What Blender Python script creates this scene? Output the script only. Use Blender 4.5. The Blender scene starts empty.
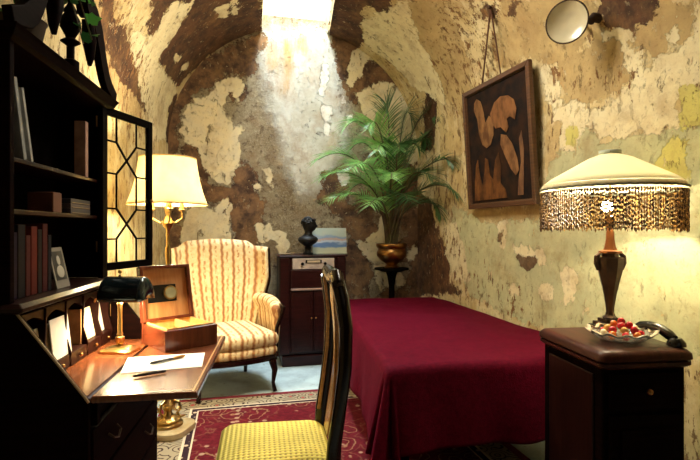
import bpy, bmesh, math, random
import numpy as np
from mathutils import Vector, Matrix
random.seed(7)
sc = bpy.context.scene
COL = sc.collection
PI = math.pi
CH = 1.25                      # camera height
FPX = 480.0                    # focal length in pixels of a 700 wide frame
YAW = math.atan(115/480)
cy_, sy_ = math.cos(YAW), math.sin(YAW)

# ------------------------------------------------------------------ where things stand
def at(px, py, Z):
    """point seen at pixel px,py at distance Z along the view axis"""
    X = (px-350)/FPX*Z
    return Vector((X*cy_+Z*sy_, -X*sy_+Z*cy_, CH-(py-230)/FPX*Z))
def on(px, py, z):
    """point seen at pixel px,py lying on the level z"""
    return at(px, py, FPX*(CH-z)/(py-230))
def project(p):
    X = p[0]*cy_-p[1]*sy_; Z = p[0]*sy_+p[1]*cy_
    return (350+X/Z*FPX, 230-(p[2]-CH)/Z*FPX)

# ------------------------------------------------------------------ node helpers
def newmat(name):
    m = bpy.data.materials.new(name); m.use_nodes = True
    nt = m.node_tree; nt.nodes.clear()
    out = nt.nodes.new('ShaderNodeOutputMaterial')
    return m, nt, out
def N(nt, kind, **kw):
    n = nt.nodes.new(kind)
    for k, v in kw.items():
        if k in n.inputs: n.inputs[k].default_value = v
        else: setattr(n, k, v)
    return n
def L(nt, a, b): nt.links.new(a, b)
def col4(c): return (c[0], c[1], c[2], 1)
def srgb(r, g, b):
    f = lambda v: (v/255/12.92) if v/255 <= .04045 else ((v/255+.055)/1.055)**2.4
    return (f(r), f(g), f(b))
def math_n(nt, op, a, b=None, c=None, clamp=False):
    n = nt.nodes.new('ShaderNodeMath'); n.operation = op; n.use_clamp = clamp
    for i, v in enumerate((a, b, c)):
        if v is None: continue
        if hasattr(v, 'links') or hasattr(v, 'is_linked'): L(nt, v, n.inputs[i])
        else: n.inputs[i].default_value = v
    return n.outputs[0]
def mix(nt, fac, a, b):
    n = nt.nodes.new('ShaderNodeMix'); n.data_type = 'RGBA'
    for i, v in ((0, fac), (6, a), (7, b)):
        if hasattr(v, 'is_linked'): L(nt, v, n.inputs[i])
        elif i == 0: n.inputs[0].default_value = v
        else: n.inputs[i].default_value = col4(v)
    return n.outputs[2]
def noise(nt, scale, detail=4, rough=.6, vec=None, stretch=None, dist=0):
    n = N(nt, 'ShaderNodeTexNoise'); n.inputs['Scale'].default_value = scale
    n.inputs['Detail'].default_value = detail; n.inputs['Roughness'].default_value = rough
    n.inputs['Distortion'].default_value = dist
    if vec is None: vec = N(nt, 'ShaderNodeTexCoord').outputs['Object']
    if stretch:
        mp = N(nt, 'ShaderNodeMapping'); mp.inputs['Scale'].default_value = stretch
        L(nt, vec, mp.inputs['Vector']); vec = mp.outputs[0]
    L(nt, vec, n.inputs['Vector'])
    return n.outputs['Fac']
def step(nt, v, lo, hi):
    n = N(nt, 'ShaderNodeMapRange'); n.interpolation_type = 'SMOOTHSTEP'
    L(nt, v, n.inputs[0]); n.inputs[1].default_value = lo; n.inputs[2].default_value = hi
    return n.outputs[0]

def simple(name, c, rough=.5, metal=0, c2=None, scale=20, stretch=None, bump=0, spec=.5, coat=0, sheen=0, trans=0, alpha=1, ior=1.45, subs=0):
    m, nt, out = newmat(name)
    p = N(nt, 'ShaderNodeBsdfPrincipled'); L(nt, p.outputs[0], out.inputs[0])
    p.inputs['Base Color'].default_value = col4(c); p.inputs['Roughness'].default_value = rough
    p.inputs['Metallic'].default_value = metal; p.inputs['Specular IOR Level'].default_value = spec
    p.inputs['Coat Weight'].default_value = coat; p.inputs['Sheen Weight'].default_value = sheen
    p.inputs['Transmission Weight'].default_value = trans; p.inputs['Alpha'].default_value = alpha
    p.inputs['IOR'].default_value = ior; p.inputs['Coat Roughness'].default_value = .12
    nz = noise(nt, scale, 5, .6, stretch=stretch)
    if c2 is not None:
        L(nt, mix(nt, step(nt, nz, .3, .7), c, c2), p.inputs['Base Color'])
    if bump:
        b = N(nt, 'ShaderNodeBump'); b.inputs['Strength'].default_value = bump; b.inputs['Distance'].default_value = .01
        L(nt, nz, b.inputs['Height']); L(nt, b.outputs[0], p.inputs['Normal'])
    return m
def wood(name, c, c2, rough=.35, coat=.4, stretch=(3, 3, 40), spec=.5):
    return simple(name, c, rough, c2=c2, scale=1.6, stretch=stretch, bump=.06, coat=coat, spec=spec)

# ------------------------------------------------------------------ mesh helpers
def bm_new(): return bmesh.new()
def xf(loc=(0,0,0), rot=(0,0,0)):
    from mathutils import Euler
    return Matrix.Translation(Vector(loc)) @ Euler(rot).to_matrix().to_4x4()
def box(bm, c, s, rot=(0,0,0)):
    """box with centre c and full sizes s"""
    M = xf(c, rot); v = []
    for dx in (-.5, .5):
        for dy in (-.5, .5):
            for dz in (-.5, .5): v.append(bm.verts.new(M @ Vector((dx*s[0], dy*s[1], dz*s[2]))))
    for f in ((0,1,3,2), (4,6,7,5), (0,4,5,1), (2,3,7,6), (0,2,6,4), (1,5,7,3)):
        bm.faces.new([v[i] for i in f])
    return bm
def box2(bm, a, b):
    return box(bm, [(a[i]+b[i])/2 for i in range(3)], [abs(b[i]-a[i]) for i in range(3)])
def lathe(bm, prof, n=32, c=(0,0,0), M=None, sx=1, sy=1, wob=None):
    """turn a profile [(r,z)] round z"""
    rings = []
    for r, z in prof:
        ring = []
        for k in range(n):
            a = 2*PI*k/n; rr = r*(wob(a, z) if wob else 1)
            p = Vector((c[0]+rr*sx*math.cos(a), c[1]+rr*sy*math.sin(a), c[2]+z))
            ring.append(bm.verts.new(M @ p if M else p))
        rings.append(ring)
    for a, b in zip(rings, rings[1:]):
        for k in range(n): bm.faces.new((a[k], a[(k+1) % n], b[(k+1) % n], b[k]))
    if prof[0][0] > 1e-5: bm.faces.new(list(reversed(rings[0])))
    if prof[-1][0] > 1e-5: bm.faces.new(rings[-1])
    return bm
def tube(bm, pts, r, n=8, flat=1.0, up=None):
    """a rod along pts; r a number or a list; flat squeezes it"""
    pts = [Vector(p) for p in pts]; rings = []
    prev = None
    for i, p in enumerate(pts):
        d = (pts[min(i+1, len(pts)-1)]-pts[max(i-1, 0)]).normalized()
        ref = Vector(up) if up else (prev if prev else (Vector((0,0,1)) if abs(d.z) < .9 else Vector((1,0,0))))
        a = ref - d*ref.dot(d)
        if a.length < 1e-5: a = Vector((1,0,0)) - d*d.x
        a.normalize(); b = d.cross(a); prev = a
        rr = r[i] if isinstance(r, (list, tuple)) else r
        ring = [bm.verts.new(p + a*rr*math.cos(2*PI*k/n+PI/4) + b*rr*flat*math.sin(2*PI*k/n+PI/4)) for k in range(n)]
        rings.append(ring)
    for a, b in zip(rings, rings[1:]):
        for k in range(n): bm.faces.new((a[k], a[(k+1) % n], b[(k+1) % n], b[k]))
    bm.faces.new(list(reversed(rings[0]))); bm.faces.new(rings[-1])
    return bm
def prism(bm, poly, t, M=None):
    """a flat outline (x,z) given thickness t along y, centred"""
    A = []; B = []
    for x, z in poly:
        p, q = Vector((x, -t/2, z)), Vector((x, t/2, z))
        A.append(bm.verts.new(M @ p if M else p)); B.append(bm.verts.new(M @ q if M else q))
    n = len(poly)
    bm.faces.new(A); bm.faces.new(list(reversed(B)))
    for k in range(n): bm.faces.new((A[k], B[k], B[(k+1) % n], A[(k+1) % n]))
    return bm
def grid(bm, f, nu, nv, closed_u=False):
    V = [[bm.verts.new(f(i/(nu if closed_u else nu-1), j/(nv-1))) for j in range(nv)] for i in range(nu)]
    for i in range(nu if closed_u else nu-1):
        for j in range(nv-1):
            bm.faces.new((V[i][j], V[(i+1) % nu][j], V[(i+1) % nu][j+1], V[i][j+1]))
    return V
def ball(bm, c, r, s=(1,1,1), n=16, rot=(0,0,0)):
    M = xf(c, rot) @ Matrix.Diagonal((r*s[0], r*s[1], r*s[2], 1))
    bmesh.ops.create_uvsphere(bm, u_segments=n, v_segments=max(6, n//2), radius=1, matrix=M)
    return bm
def obj(name, bm, m, parent=None, smooth=False, bevel=0, seg=2, sub=0, solid=0, angle=40):
    me = bpy.data.meshes.new(name)
    bmesh.ops.recalc_face_normals(bm, faces=bm.faces)
    bm.to_mesh(me); bm.free()
    o = bpy.data.objects.new(name, me); COL.objects.link(o)
    for mm in (m if isinstance(m, (list, tuple)) else [m]): me.materials.append(mm)
    if smooth:
        for p in me.polygons: p.use_smooth = True
        if not sub:
            me.set_sharp_from_angle(angle=math.radians(angle))
    if parent: o.parent = parent
    if solid:
        s = o.modifiers.new('solid', 'SOLIDIFY'); s.thickness = solid; s.offset = 0
    if bevel:
        b = o.modifiers.new('bevel', 'BEVEL'); b.width = bevel; b.segments = seg; b.limit_method = 'ANGLE'; b.angle_limit = math.radians(30)
    if sub:
        s = o.modifiers.new('sub', 'SUBSURF'); s.levels = sub; s.render_levels = sub
    return o
def tag(o, label, cat, group=None, kind=None):
    o['label'] = label; o['category'] = cat
    if group: o['group'] = group
    if kind: o['kind'] = kind
    return o
def thing(name, label, cat, loc=(0,0,0), rz=0, group=None):
    o = bpy.data.objects.new(name, None); COL.objects.link(o)
    o.empty_display_size = .1
    o.location = loc; o.rotation_euler = (0, 0, rz)
    return tag(o, label, cat, group)
def struct(name, bm, m, parent=None, smooth=False):
    o = obj(name, bm, m, parent, smooth); o['kind'] = 'structure'
    return o

# ------------------------------------------------------------------ the cell: profile of the vaulted room
YB = 4.75; YF = -1.0; ZS = 2.05; RISE = 1.2; RA = 1.22
def xl(y): return -.607-.0875*(YB-y)
def xr(y): return 1.87+.055*(YB-y)
S_END = ZS+PI*RA+ZS
def shell(y, s):
    a, b = xl(y), xr(y); c = (a+b)/2; h = (b-a)/2
    if s < ZS: return Vector((b, y, s))
    if s <= ZS+PI*RA:
        t = (s-ZS)/RA
        return Vector((c+h*math.cos(t), y, ZS+RISE*math.sin(t)))
    return Vector((a, y, max(0, ZS-(s-ZS-PI*RA))))
def cast_side(px, py):
    d = at(px, py, 1.0)-Vector((0,0,CH))
    def inside(t):
        p = Vector((0,0,CH))+d*t; a, b = xl(p.y), xr(p.y); c = (a+b)/2; h = (b-a)/2
        if p.z < ZS: return a < p.x < b
        return ((p.x-c)/h)**2+((p.z-ZS)/RISE)**2 < 1
    lo = 0.05; hi = lo
    while inside(hi) and hi < 12: lo = hi; hi += .05
    for _ in range(30):
        m = (lo+hi)/2
        if inside(m): lo = m
        else: hi = m
    p = Vector((0,0,CH))+d*lo; a, b = xl(p.y), xr(p.y); c = (a+b)/2; h = (b-a)/2
    if p.z < ZS: s = p.z if p.x > c else S_END-p.z
    else: s = ZS+RA*math.atan2((p.z-ZS)/RISE, (p.x-c)/h)
    return (p.y, s)
def cast_back(px, py):
    d = at(px, py, 1.0)-Vector((0,0,CH)); t = YB/d.y
    p = Vector((0,0,CH))+d*t
    return (p.x, p.z)
def sdist(P, polys):
    """signed distance (inside positive) of points P to outlines"""
    best = np.full(len(P), -.3)
    for poly in polys:
        A = np.array(poly); B = np.roll(A, -1, axis=0)
        dmin = np.full(len(P), 9.); ins = np.zeros(len(P), bool)
        for a, b in zip(A, B):
            ab = b-a; t = np.clip(((P-a)@ab)/(ab@ab+1e-12), 0, 1)
            dmin = np.minimum(dmin, np.linalg.norm(P-(a+t[:, None]*ab), axis=1))
            cond = (a[1] > P[:, 1]) != (b[1] > P[:, 1])
            with np.errstate(divide='ignore', invalid='ignore'):
                xx = a[0]+(P[:, 1]-a[1])*(b[0]-a[0])/(b[1]-a[1]+1e-12)
            ins ^= cond & (P[:, 0] < xx)
        best = np.maximum(best, np.where(ins, dmin, -dmin))
    return np.clip(best, -.3, .3)
def put_layers(o, P, layers):
    for name, polys in layers.items():
        at_ = o.data.attributes.new(name, 'FLOAT', 'POINT')
        at_.data.foreach_set('value', sdist(P, polys).astype(np.float32))
def paint(name, base, specs, bump=.5, rough=.85, holes=.0):
    """old wall paint: base(nt)->colour, then each exposed or remaining coat of paint, or painted light, with a ragged edge.
    spec = (attribute, colour a, colour b, raggedness, noise scale, height of the coat, stretch)"""
    m, nt, out = newmat(name)
    p = N(nt, 'ShaderNodeBsdfPrincipled'); L(nt, p.outputs[0], out.inputs[0])
    p.inputs['Roughness'].default_value = rough; p.inputs['Specular IOR Level'].default_value = .25
    colr, h = base(nt)
    big = noise(nt, 3.0, 6, .65); 
    for i, (attr, ca, cb, amp, sca, hh, st) in enumerate(specs):
        a = N(nt, 'ShaderNodeAttribute'); a.attribute_name = attr
        nz = noise(nt, sca, 9, .72, stretch=st)
        av = a.outputs['Fac']
        if attr == 'fleck': av = math_n(nt, 'SUBTRACT', math_n(nt, 'MINIMUM', av, .05), .13)
        v = math_n(nt, 'ADD', av, math_n(nt, 'MULTIPLY', math_n(nt, 'SUBTRACT', nz, .5), amp))
        so = .10 if attr in ('column', 'ochre') else .004
        msk = step(nt, v, -so, so)
        if attr in ('cream', 'green', 'yellow') and holes:
            hz = noise(nt, 13, 8, .74, stretch=(1, 1, .55), dist=.4)
            msk = math_n(nt, 'MULTIPLY', msk, math_n(nt, 'SUBTRACT', 1, step(nt, hz, holes, holes+.012)))
        cc = mix(nt, step(nt, noise(nt, 5+i*2.3, 6, .7), .35, .65), ca, cb)
        colr = mix(nt, msk, colr, cc)
        hn = N(nt, 'ShaderNodeMix'); hn.data_type = 'FLOAT'
        L(nt, msk, hn.inputs[0]); L(nt, h, hn.inputs[2])
        L(nt, math_n(nt, 'ADD', math_n(nt, 'MULTIPLY', big, .5 if hh > 0 else 1.0), hh), hn.inputs[3])
        h = hn.outputs[0]
    # chips, flecks and blotches, gathered in places
    tcv = N(nt, 'ShaderNodeTexCoord').outputs['Object']
    def shifted(d):
        mp = N(nt, 'ShaderNodeMapping'); mp.inputs['Location'].default_value = d; L(nt, tcv, mp.inputs['Vector']); return mp.outputs[0]
    reg = step(nt, noise(nt, 1.7, 4, .6, vec=shifted((3,1,7))), .42, .62)
    reg2 = step(nt, noise(nt, 2.1, 4, .6, vec=shifted((9,4,2))), .40, .60)
    ch = noise(nt, 15, 10, .82, vec=shifted((5,5,5)), stretch=(1.1, 1.1, .5) if 'side' in name else (.8, .8, .8), dist=.25)
    ch2 = noise(nt, 27, 9, .76, vec=shifted((1,8,3)), stretch=(1, 1, .7), dist=.5)
    c_m = math_n(nt, 'MULTIPLY', step(nt, ch, .575, .60), math_n(nt, 'ADD', .10, math_n(nt, 'MULTIPLY', reg, .65)))
    p_m = math_n(nt, 'MULTIPLY', step(nt, ch2, .60, .62), math_n(nt, 'ADD', .15, math_n(nt, 'MULTIPLY', reg2, .65)))
    colr = mix(nt, p_m, colr, srgb(222, 208, 170)); colr = mix(nt, c_m, colr, srgb(92, 62, 40))
    h = math_n(nt, 'ADD', h, math_n(nt, 'SUBTRACT', math_n(nt, 'MULTIPLY', p_m, .5), math_n(nt, 'MULTIPLY', c_m, .8)))
    bl = noise(nt, 4.5, 8, .7, vec=shifted((2,6,1)))
    colr = mix(nt, math_n(nt, 'MULTIPLY', step(nt, bl, .46, .70), .5), colr, srgb(150, 116, 74))
    # fine dirt
    g = noise(nt, 38, 6, .75)
    colr = mix(nt, math_n(nt, 'MULTIPLY', step(nt, g, .56, .72), .45), colr, (.09, .055, .03))
    L(nt, colr, p.inputs['Base Color'])
    h = math_n(nt, 'ADD', h, math_n(nt, 'MULTIPLY', noise(nt, 60, 6, .7), .25))
    b = N(nt, 'ShaderNodeBump'); b.inputs['Strength'].default_value = bump; b.inputs['Distance'].default_value = .02
    L(nt, h, b.inputs['Height']); L(nt, b.outputs[0], p.inputs['Normal'])
    return m

def PB(*pts): return [cast_back(*p) for p in pts]
def PS(*pts): return [cast_side(*p) for p in pts]

CREAM = srgb(224, 210, 168); CREAM2 = srgb(206, 188, 142); BROWN = srgb(62, 44, 34); BROWN2 = srgb(98, 67, 46)
# back wall: rough render with smears, remains of cream paint, skylight glow painted in
def base_back(nt):
    a = noise(nt, 2.2, 8, .7); b = noise(nt, 17, 9, .78, dist=.3); c = noise(nt, 55, 7, .75)
    k = mix(nt, step(nt, a, .35, .65), srgb(146, 126, 90), srgb(186, 172, 140))
    k = mix(nt, math_n(nt, 'MULTIPLY', step(nt, b, .5, .62), .8), k, srgb(84, 62, 38))
    k = mix(nt, math_n(nt, 'MULTIPLY', step(nt, c, .52, .62), .65), k, srgb(204, 192, 164))
    return k, math_n(nt, 'MULTIPLY', math_n(nt, 'ADD', math_n(nt, 'MULTIPLY', b, 1.6), c), 2.2)
BACK = {
 'column': [PB((262,30),(332,30),(340,60),(346,110),(345,150),(330,190),(300,200),(285,170),(272,120),(262,80),(258,55))],  # skylight falling down the wall, painted as a pale soft-edged area
 'brown': [PB((150,150),(165,90),(200,60),(262,30),(263,48),(256,68),(240,78),(226,76),(212,84),(196,96),(186,112),(180,128),(176,150),(172,170),(160,170)),
           PB((330,30),(345,30),(420,100),(415,110),(372,90),(356,110),(345,85),(338,60)),
           PB((222,78),(236,74),(248,86),(246,100),(236,104),(228,98)),
           PB((190,140),(200,146),(206,170),(214,186),(230,185),(232,168),(240,160),(250,165),(262,180),(262,214),(256,250),(240,260),(232,240),(228,214),(220,200),(206,208),(196,196),(186,180),(180,210),(182,250),(174,262),(162,260),(164,210),(176,170)),
           PB((322,172),(345,165),(352,190),(345,210),(330,215),(318,200)),
           PB((340,205),(372,205),(380,235),(372,262),(372,300),(330,300),(330,262),(345,240)),
           PB((404,208),(432,190),(432,300),(372,300),(378,290),(406,286),(408,262),(402,250)),
           PB((352,205),(420,150),(430,220),(380,215))],
 'cream': [PB((178,130),(184,112),(194,98),(212,92),(222,78),(232,79),(234,86),(232,92),(226,96),(224,106),(226,112),(232,122),(233,130),(242,124),(246,128),(238,136),(242,150),(238,166),(230,186),(216,184),(206,174),(200,160),(196,150),(186,142)),
           PB((230,80),(238,74),(243,82),(242,92),(238,102),(233,98)),
           PB((186,208),(204,206),(212,212),(218,204),(226,200),(232,208),(230,216),(232,240),(238,262),(180,262),(182,230)),
           PB((258,168),(270,167),(273,176),(273,188),(266,184),(264,174)), PB((252,186),(258,183),(263,188),(259,193)),
           PB((256,224),(272,222),(274,230),(288,232),(288,250),(280,262),(272,240),(262,246),(256,238)),
           PB((352,52),(366,44),(376,56),(400,74),(432,100),(432,190),(400,150),(370,130),(356,92),(372,86),(380,80),(388,84),(400,88),(400,80),(384,64),(374,60),(368,58),(360,78),(352,92),(346,82)),
           PB((352,240),(366,240),(376,230),(382,212),(388,214),(386,262),(378,262),(370,262)),
           PB((410,262),(404,256),(414,246),(420,250)),
           PB((374,264),(390,264),(392,288),(382,292),(376,282)), PB((396,270),(404,276),(406,284),(396,286))],
 'flake': [PB((322,64),(328,64),(329,80),(324,96),(318,96),(320,82)), PB((321,104),(332,106),(332,118),(326,122),(320,114)), PB((342,96),(346,96),(346,104),(342,104)),
           PB((346,116),(352,114),(354,122),(347,124)), PB((269,70),(275,72),(274,75),(268,75)), PB((323,122),(331,124),(330,136),(324,136)),
           PB((336,172),(348,168),(350,182),(342,186)), PB((252,30),(252,31),(253,31))],
 'ochre': [PB((280,36),(290,36),(291,60),(289,90),(286,90),(284,60)), PB((272,40),(276,40),(276,66),(273,66)), PB((292,36),(306,36),(304,52),(296,50))],
}
m_back = paint('peeling_back_wall', base_back, [
 ('column', srgb(206,208,200), srgb(184,182,168), .30, 6, .2, None),  # pale tone standing in for the skylight
 ('brown', BROWN, srgb(130,98,68), .46, 7, -.1, None),
 ('cream', CREAM, srgb(214,204,172), .22, 10, .9, None),
 ('flake', srgb(240,240,232), srgb(225,225,215), .14, 16, 1.0, None),
 ('ochre', srgb(196,140,50), srgb(186,150,90), .3, 9, .2, (1,1,.25))], bump=.9, holes=.60)

nx, nz_ = 110, 150
def f_back(u, v):
    return Vector((-.75+2.75*u, YB, 3.35*v))
bm = bm_new(); grid(bm, f_back, nx, nz_)
wall_back = struct('wall_back', bm, m_back, smooth=True)
P = np.array([(v.co.x, v.co.z) for v in wall_back.data.vertices]); put_layers(wall_back, P, BACK)

# side walls and vault: cream distemper over brown render, green-grey lower paint on the right
def base_side(nt):
    a = noise(nt, 1.6, 6, .6); b = noise(nt, 9, 8, .7, stretch=(1, 1, .45)); c = noise(nt, 16, 8, .72, stretch=(1.3, 1.3, .4))
    k = mix(nt, step(nt, a, .4, .6), srgb(214,196,148), srgb(196,172,120))
    k = mix(nt, math_n(nt, 'MULTIPLY', step(nt, b, .48, .58), .55), k, srgb(226,214,174))
    k = mix(nt, math_n(nt, 'MULTIPLY', step(nt, c, .565, .59), .85), k, srgb(120,86,56))
    return k, math_n(nt, 'SUBTRACT', math_n(nt, 'MULTIPLY', a, .6), step(nt, c, .585, .62))
SIDE = {
 'tan': [PS((500,0),(600,0),(604,26),(590,34),(570,60),(548,62),(540,58),(520,60),(505,70),(490,60)),
         PS((640,0),(700,0),(700,20),(668,50),(655,66),(650,48),(630,46),(622,90),(590,106),(568,100),(556,84),(566,56),(600,40),(630,30)),
         PS((460,212),(480,222),(540,220),(540,206),(500,208),(472,205)),
         PS((120,0),(90,0),(95,30),(100,80),(120,110),(150,140),(140,100),(125,60)),
         PS((400,0),(440,0),(470,60),(462,120),(440,90),(420,60),(400,30))],
 'brown': [PS((148,-40),(262,-40),(262,35),(236,42),(206,58),(186,78),(178,88),(172,82),(162,64),(160,56),(166,44),(176,34),(186,16),(190,6),(180,0),(170,8),(160,30),(152,40),(146,30),(150,10)),
           PS((100,0),(112,0),(124,30),(134,60),(146,85),(150,110),(144,112),(134,90),(122,84),(104,50)),
           PS((332,-40),(392,-40),(390,10),(380,12),(372,6),(364,12),(363,30),(362,46),(352,54),(345,62),(328,34)),
           PS((590,-40),(660,-40),(654,8),(642,28),(624,36),(606,32),(598,14)),
           PS((168,88),(178,92),(174,112),(171,140),(166,140),(168,116)),
           PS((414,190),(430,196),(436,225),(446,250),(452,272),(446,290),(414,300)), PS((418,60),(428,62),(432,150),(420,150)),
           PS((428,225),(434,240),(446,262),(440,280),(470,296),(420,296),(427,260)),
           PS((484,4),(494,0),(498,10),(492,24),(484,20)), PS((516,0),(522,0),(512,14),(506,18))],
 'green': [PS((452,208),(470,214),(480,223),(540,221),(546,190),(552,160),(566,148),(574,128),(584,124),(600,140),(616,138),(640,132),(664,130),(690,128),(720,120),(720,360),(560,335),(500,312),(470,296),(460,270),(452,240))],
 'cream': [PS((560,128),(552,118),(560,100),(574,100),(590,108),(612,98),(634,78),(650,66),(676,44),(700,30),(760,10),(760,90),(700,86),(680,90),(676,124),(650,132),(622,138),(600,142),(596,128),(586,126),(580,140),(572,156),(562,150)),
           PS((540,62),(556,70),(560,90),(556,110),(548,100),(538,80)),
           PS((622,46),(634,42),(642,52),(640,66),(628,74),(620,66)),
           PS((600,24),(614,30),(632,28),(634,40),(618,38),(604,40)), PS((692,8),(700,0),(712,10),(700,44),(690,50)), PS((664,36),(680,28),(684,46),(670,52)),
           PS((512,246),(522,244),(540,252),(552,262),(540,264),(524,260),(514,254)), PS((562,264),(572,270),(578,284),(572,304),(564,300),(560,280)),
           PS((540,286),(550,282),(556,300),(548,302),(540,296)), PS((494,222),(506,222),(504,248),(500,242)), PS((510,282),(520,290),(518,296),(508,292)),
           PS((132,30),(146,40),(154,36),(164,14),(176,2),(192,2),(186,14),(176,34),(166,46),(158,58),(162,68),(172,82),(178,92),(170,104),(166,140),(152,140),(146,112),(138,80),(132,52)),
           PS((174,56),(178,54),(180,60),(175,64)), PS((182,66),(188,64),(186,70),(181,71)), PS((216,8),(226,4),(228,16),(219,17)), PS((230,0),(238,0),(237,16),(231,14)),
           PS((362,20),(388,10),(398,0),(410,0),(418,40),(440,80),(446,110),(410,84),(386,60),(366,46),(362,34)),
           PS((444,226),(456,222),(464,250),(470,280),(456,280),(446,256))],
 'yellow': [PS((680,86),(720,82),(720,124),(684,126),(680,110)), PS((656,160),(668,140),(684,142),(690,170),(676,186),(650,180)), PS((566,128),(580,128),(576,146),(566,148))],
 'fleck': [PS((96,0),(128,0),(150,60),(156,110),(160,150),(120,150),(104,90)), PS((440,-20),(510,-20),(500,70),(478,100),(466,130),(444,110),(430,60)), PS((432,190),(450,210),(470,250),(500,312),(440,300),(430,250)), PS((545,60),(575,70),(640,64),(630,90),(580,110),(550,100)), PS((500,318),(540,335),(520,290),(490,270),(478,250))],
 'bare': [PS((514,254),(520,253),(526,257),(536,255),(538,262),(528,272),(520,266)), PS((498,232),(503,230),(501,244),(497,240))],
}
m_side = paint('peeling_side_wall', base_side, [
 ('tan', srgb(192,168,118), srgb(174,150,104), .32, 7, .2, None),
 ('green', srgb(200,198,154), srgb(184,184,144), .26, 9, .5, None),
 ('brown', BROWN, BROWN2, .34, 7, -.4, None),
 ('cream', CREAM, srgb(230,220,182), .26, 9, .9, None),
 ('yellow', srgb(206,198,112), srgb(204,194,116), .2, 9, .95, None),
 ('fleck', srgb(112,76,46), srgb(140,104,66), 1.25, 20, -.4, (1.1,1.1,.5)),
 ('bare', srgb(120,100,76), srgb(96,74,52), .12, 14, -.6, None)], bump=.7, holes=.615)

slot_x = (.257, .915); slot_y0 = 3.6
def slot_l(y): return slot_x[0]-.05*(YB-y)
def slot_r(y): return slot_x[1]-.135*(YB-y)
def side_mesh(name, s0, s1, ds=.028, hole=False):
    ns = int((s1-s0)/ds)+1; ny = int((YB-YF)/.03)+1
    bm = bm_new(); V = []; PP = []
    for i in range(ny+1):
        y = YF+(YB-YF)*i/ny; row = []
        for j in range(ns+1):
            s = s0+(s1-s0)*j/ns
            row.append(bm.verts.new(shell(y, s))); PP.append((y, s))
        V.append(row)
    for i in range(ny):
        for j in range(ns):
            q = (V[i][j], V[i+1][j], V[i+1][j+1], V[i][j+1])
            if hole:
                c = sum((v.co for v in q), Vector())/4
                if slot_l(c.y) < c.x < slot_r(c.y) and c.y > slot_y0: continue
            bm.faces.new(q)
    o = struct(name, bm, m_side, smooth=True)
    put_layers(o, np.array(PP), SIDE)
    return o
side_mesh('wall_right', 0, ZS)
side_mesh('ceiling', ZS, ZS+PI*RA, hole=True)
side_mesh('wall_left', ZS+PI*RA, S_END)

# skylight shaft cut up through the vault at its far end
m_shaft = simple('limewashed_shaft', srgb(214,204,178), .9, c2=srgb(176,156,120), scale=7, bump=.4)
bm = bm_new()
x0, x1 = slot_x; ya, yb = slot_y0, YB
zb = 3.165; zt = 4.3
t0, t1, tyb, tya = .38, .66, YB+.06, 4.15
lo = [(slot_l(ya)-.008, ya, zb), (slot_r(ya)+.008, ya, zb), (x1+.005, yb+.004, zb+.045), (x0-.005, yb+.004, zb+.045)]
hi = [(t0, tya, zt), (t1, tya, zt), (t1, tyb, zt), (t0, tyb, zt)]
def between(a, b, t): return tuple(a[i]+(b[i]-a[i])*t for i in range(3))
nseg = 10
rows = [[bm.verts.new(between(lo[k], hi[k], j/nseg)) for k in range(4)] for j in range(nseg+1)]
for a, b in zip(rows, rows[1:]):
    for k in range(4): bm.faces.new((a[k], a[(k+1) % 4], b[(k+1) % 4], b[k]))
struct('trim_1', bm, m_shaft)
# pane at the head of the shaft and its iron frame
m_iron = simple('rusty_iron', srgb(70,48,34), .8, .3, c2=srgb(40,28,22), scale=30, bump=.3)
m, nt, out = newmat('daylit_pane'); e = N(nt, 'ShaderNodeEmission'); e.inputs[0].default_value = (.80,.92,1,1); e.inputs[1].default_value = 4; L(nt, e.outputs[0], out.inputs[0])
bm = bm_new(); box2(bm, (t0-.02, tya-.02, zt), (t1+.02, tyb+.02, zt+.02)); win = struct('window_1', bm, m)
bm = bm_new()
for xx in (t0-.03, t1+.03): box(bm, (xx, (tya+tyb)/2, zt+.0), (.03, tyb-tya+.1, .05))
for yy in (tya-.03, tyb+.03): box(bm, ((t0+t1)/2, yy, zt+.0), (t1-t0+.1, .03, .05))
struct('window_frame', bm, m_iron, win)

# floor: worn blue-grey painted concrete
m, nt, out = newmat('painted_concrete'); p = N(nt, 'ShaderNodeBsdfPrincipled'); L(nt, p.outputs[0], out.inputs[0])
k = mix(nt, step(nt, noise(nt, 5, 8, .7), .35, .7), srgb(200,220,222), srgb(170,190,194))
k = mix(nt, step(nt, noise(nt, 14, 8, .7), .6, .68), k, srgb(110,112,104))
L(nt, k, p.inputs['Base Color']); p.inputs['Roughness'].default_value = .45
bm = bm_new(); box2(bm, (-1.3, YF, -.06), (2.4, YB+.1, 0)); struct('floor', bm, m)
# ------------------------------------------------------------------ materials
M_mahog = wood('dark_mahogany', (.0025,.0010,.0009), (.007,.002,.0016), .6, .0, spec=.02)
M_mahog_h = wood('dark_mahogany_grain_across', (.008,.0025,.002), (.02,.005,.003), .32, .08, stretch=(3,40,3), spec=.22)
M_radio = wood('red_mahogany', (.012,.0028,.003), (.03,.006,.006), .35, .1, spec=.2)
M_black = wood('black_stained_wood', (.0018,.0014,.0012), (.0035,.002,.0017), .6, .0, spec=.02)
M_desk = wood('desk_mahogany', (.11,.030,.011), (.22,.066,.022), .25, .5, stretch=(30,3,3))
M_pigeon = wood('pigeonhole_wood', (.009,.0022,.0016), (.02,.005,.003), .45, .0, spec=.1, stretch=(3,30,3))
M_redwood = wood('red_brown_wood', (.09,.018,.008), (.15,.034,.013), .25, .5, stretch=(30,3,3))
M_cedar = wood('cedar_lining', (.62,.36,.12), (.72,.46,.18), .5, .1, stretch=(30,3,3))
M_chairwood = wood('chair_walnut', (.006,.0025,.002), (.014,.005,.003), .2, .25, spec=.3)
M_amberwood = wood('amber_veneer', (.26,.11,.03), (.36,.17,.05), .25, .4)
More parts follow.
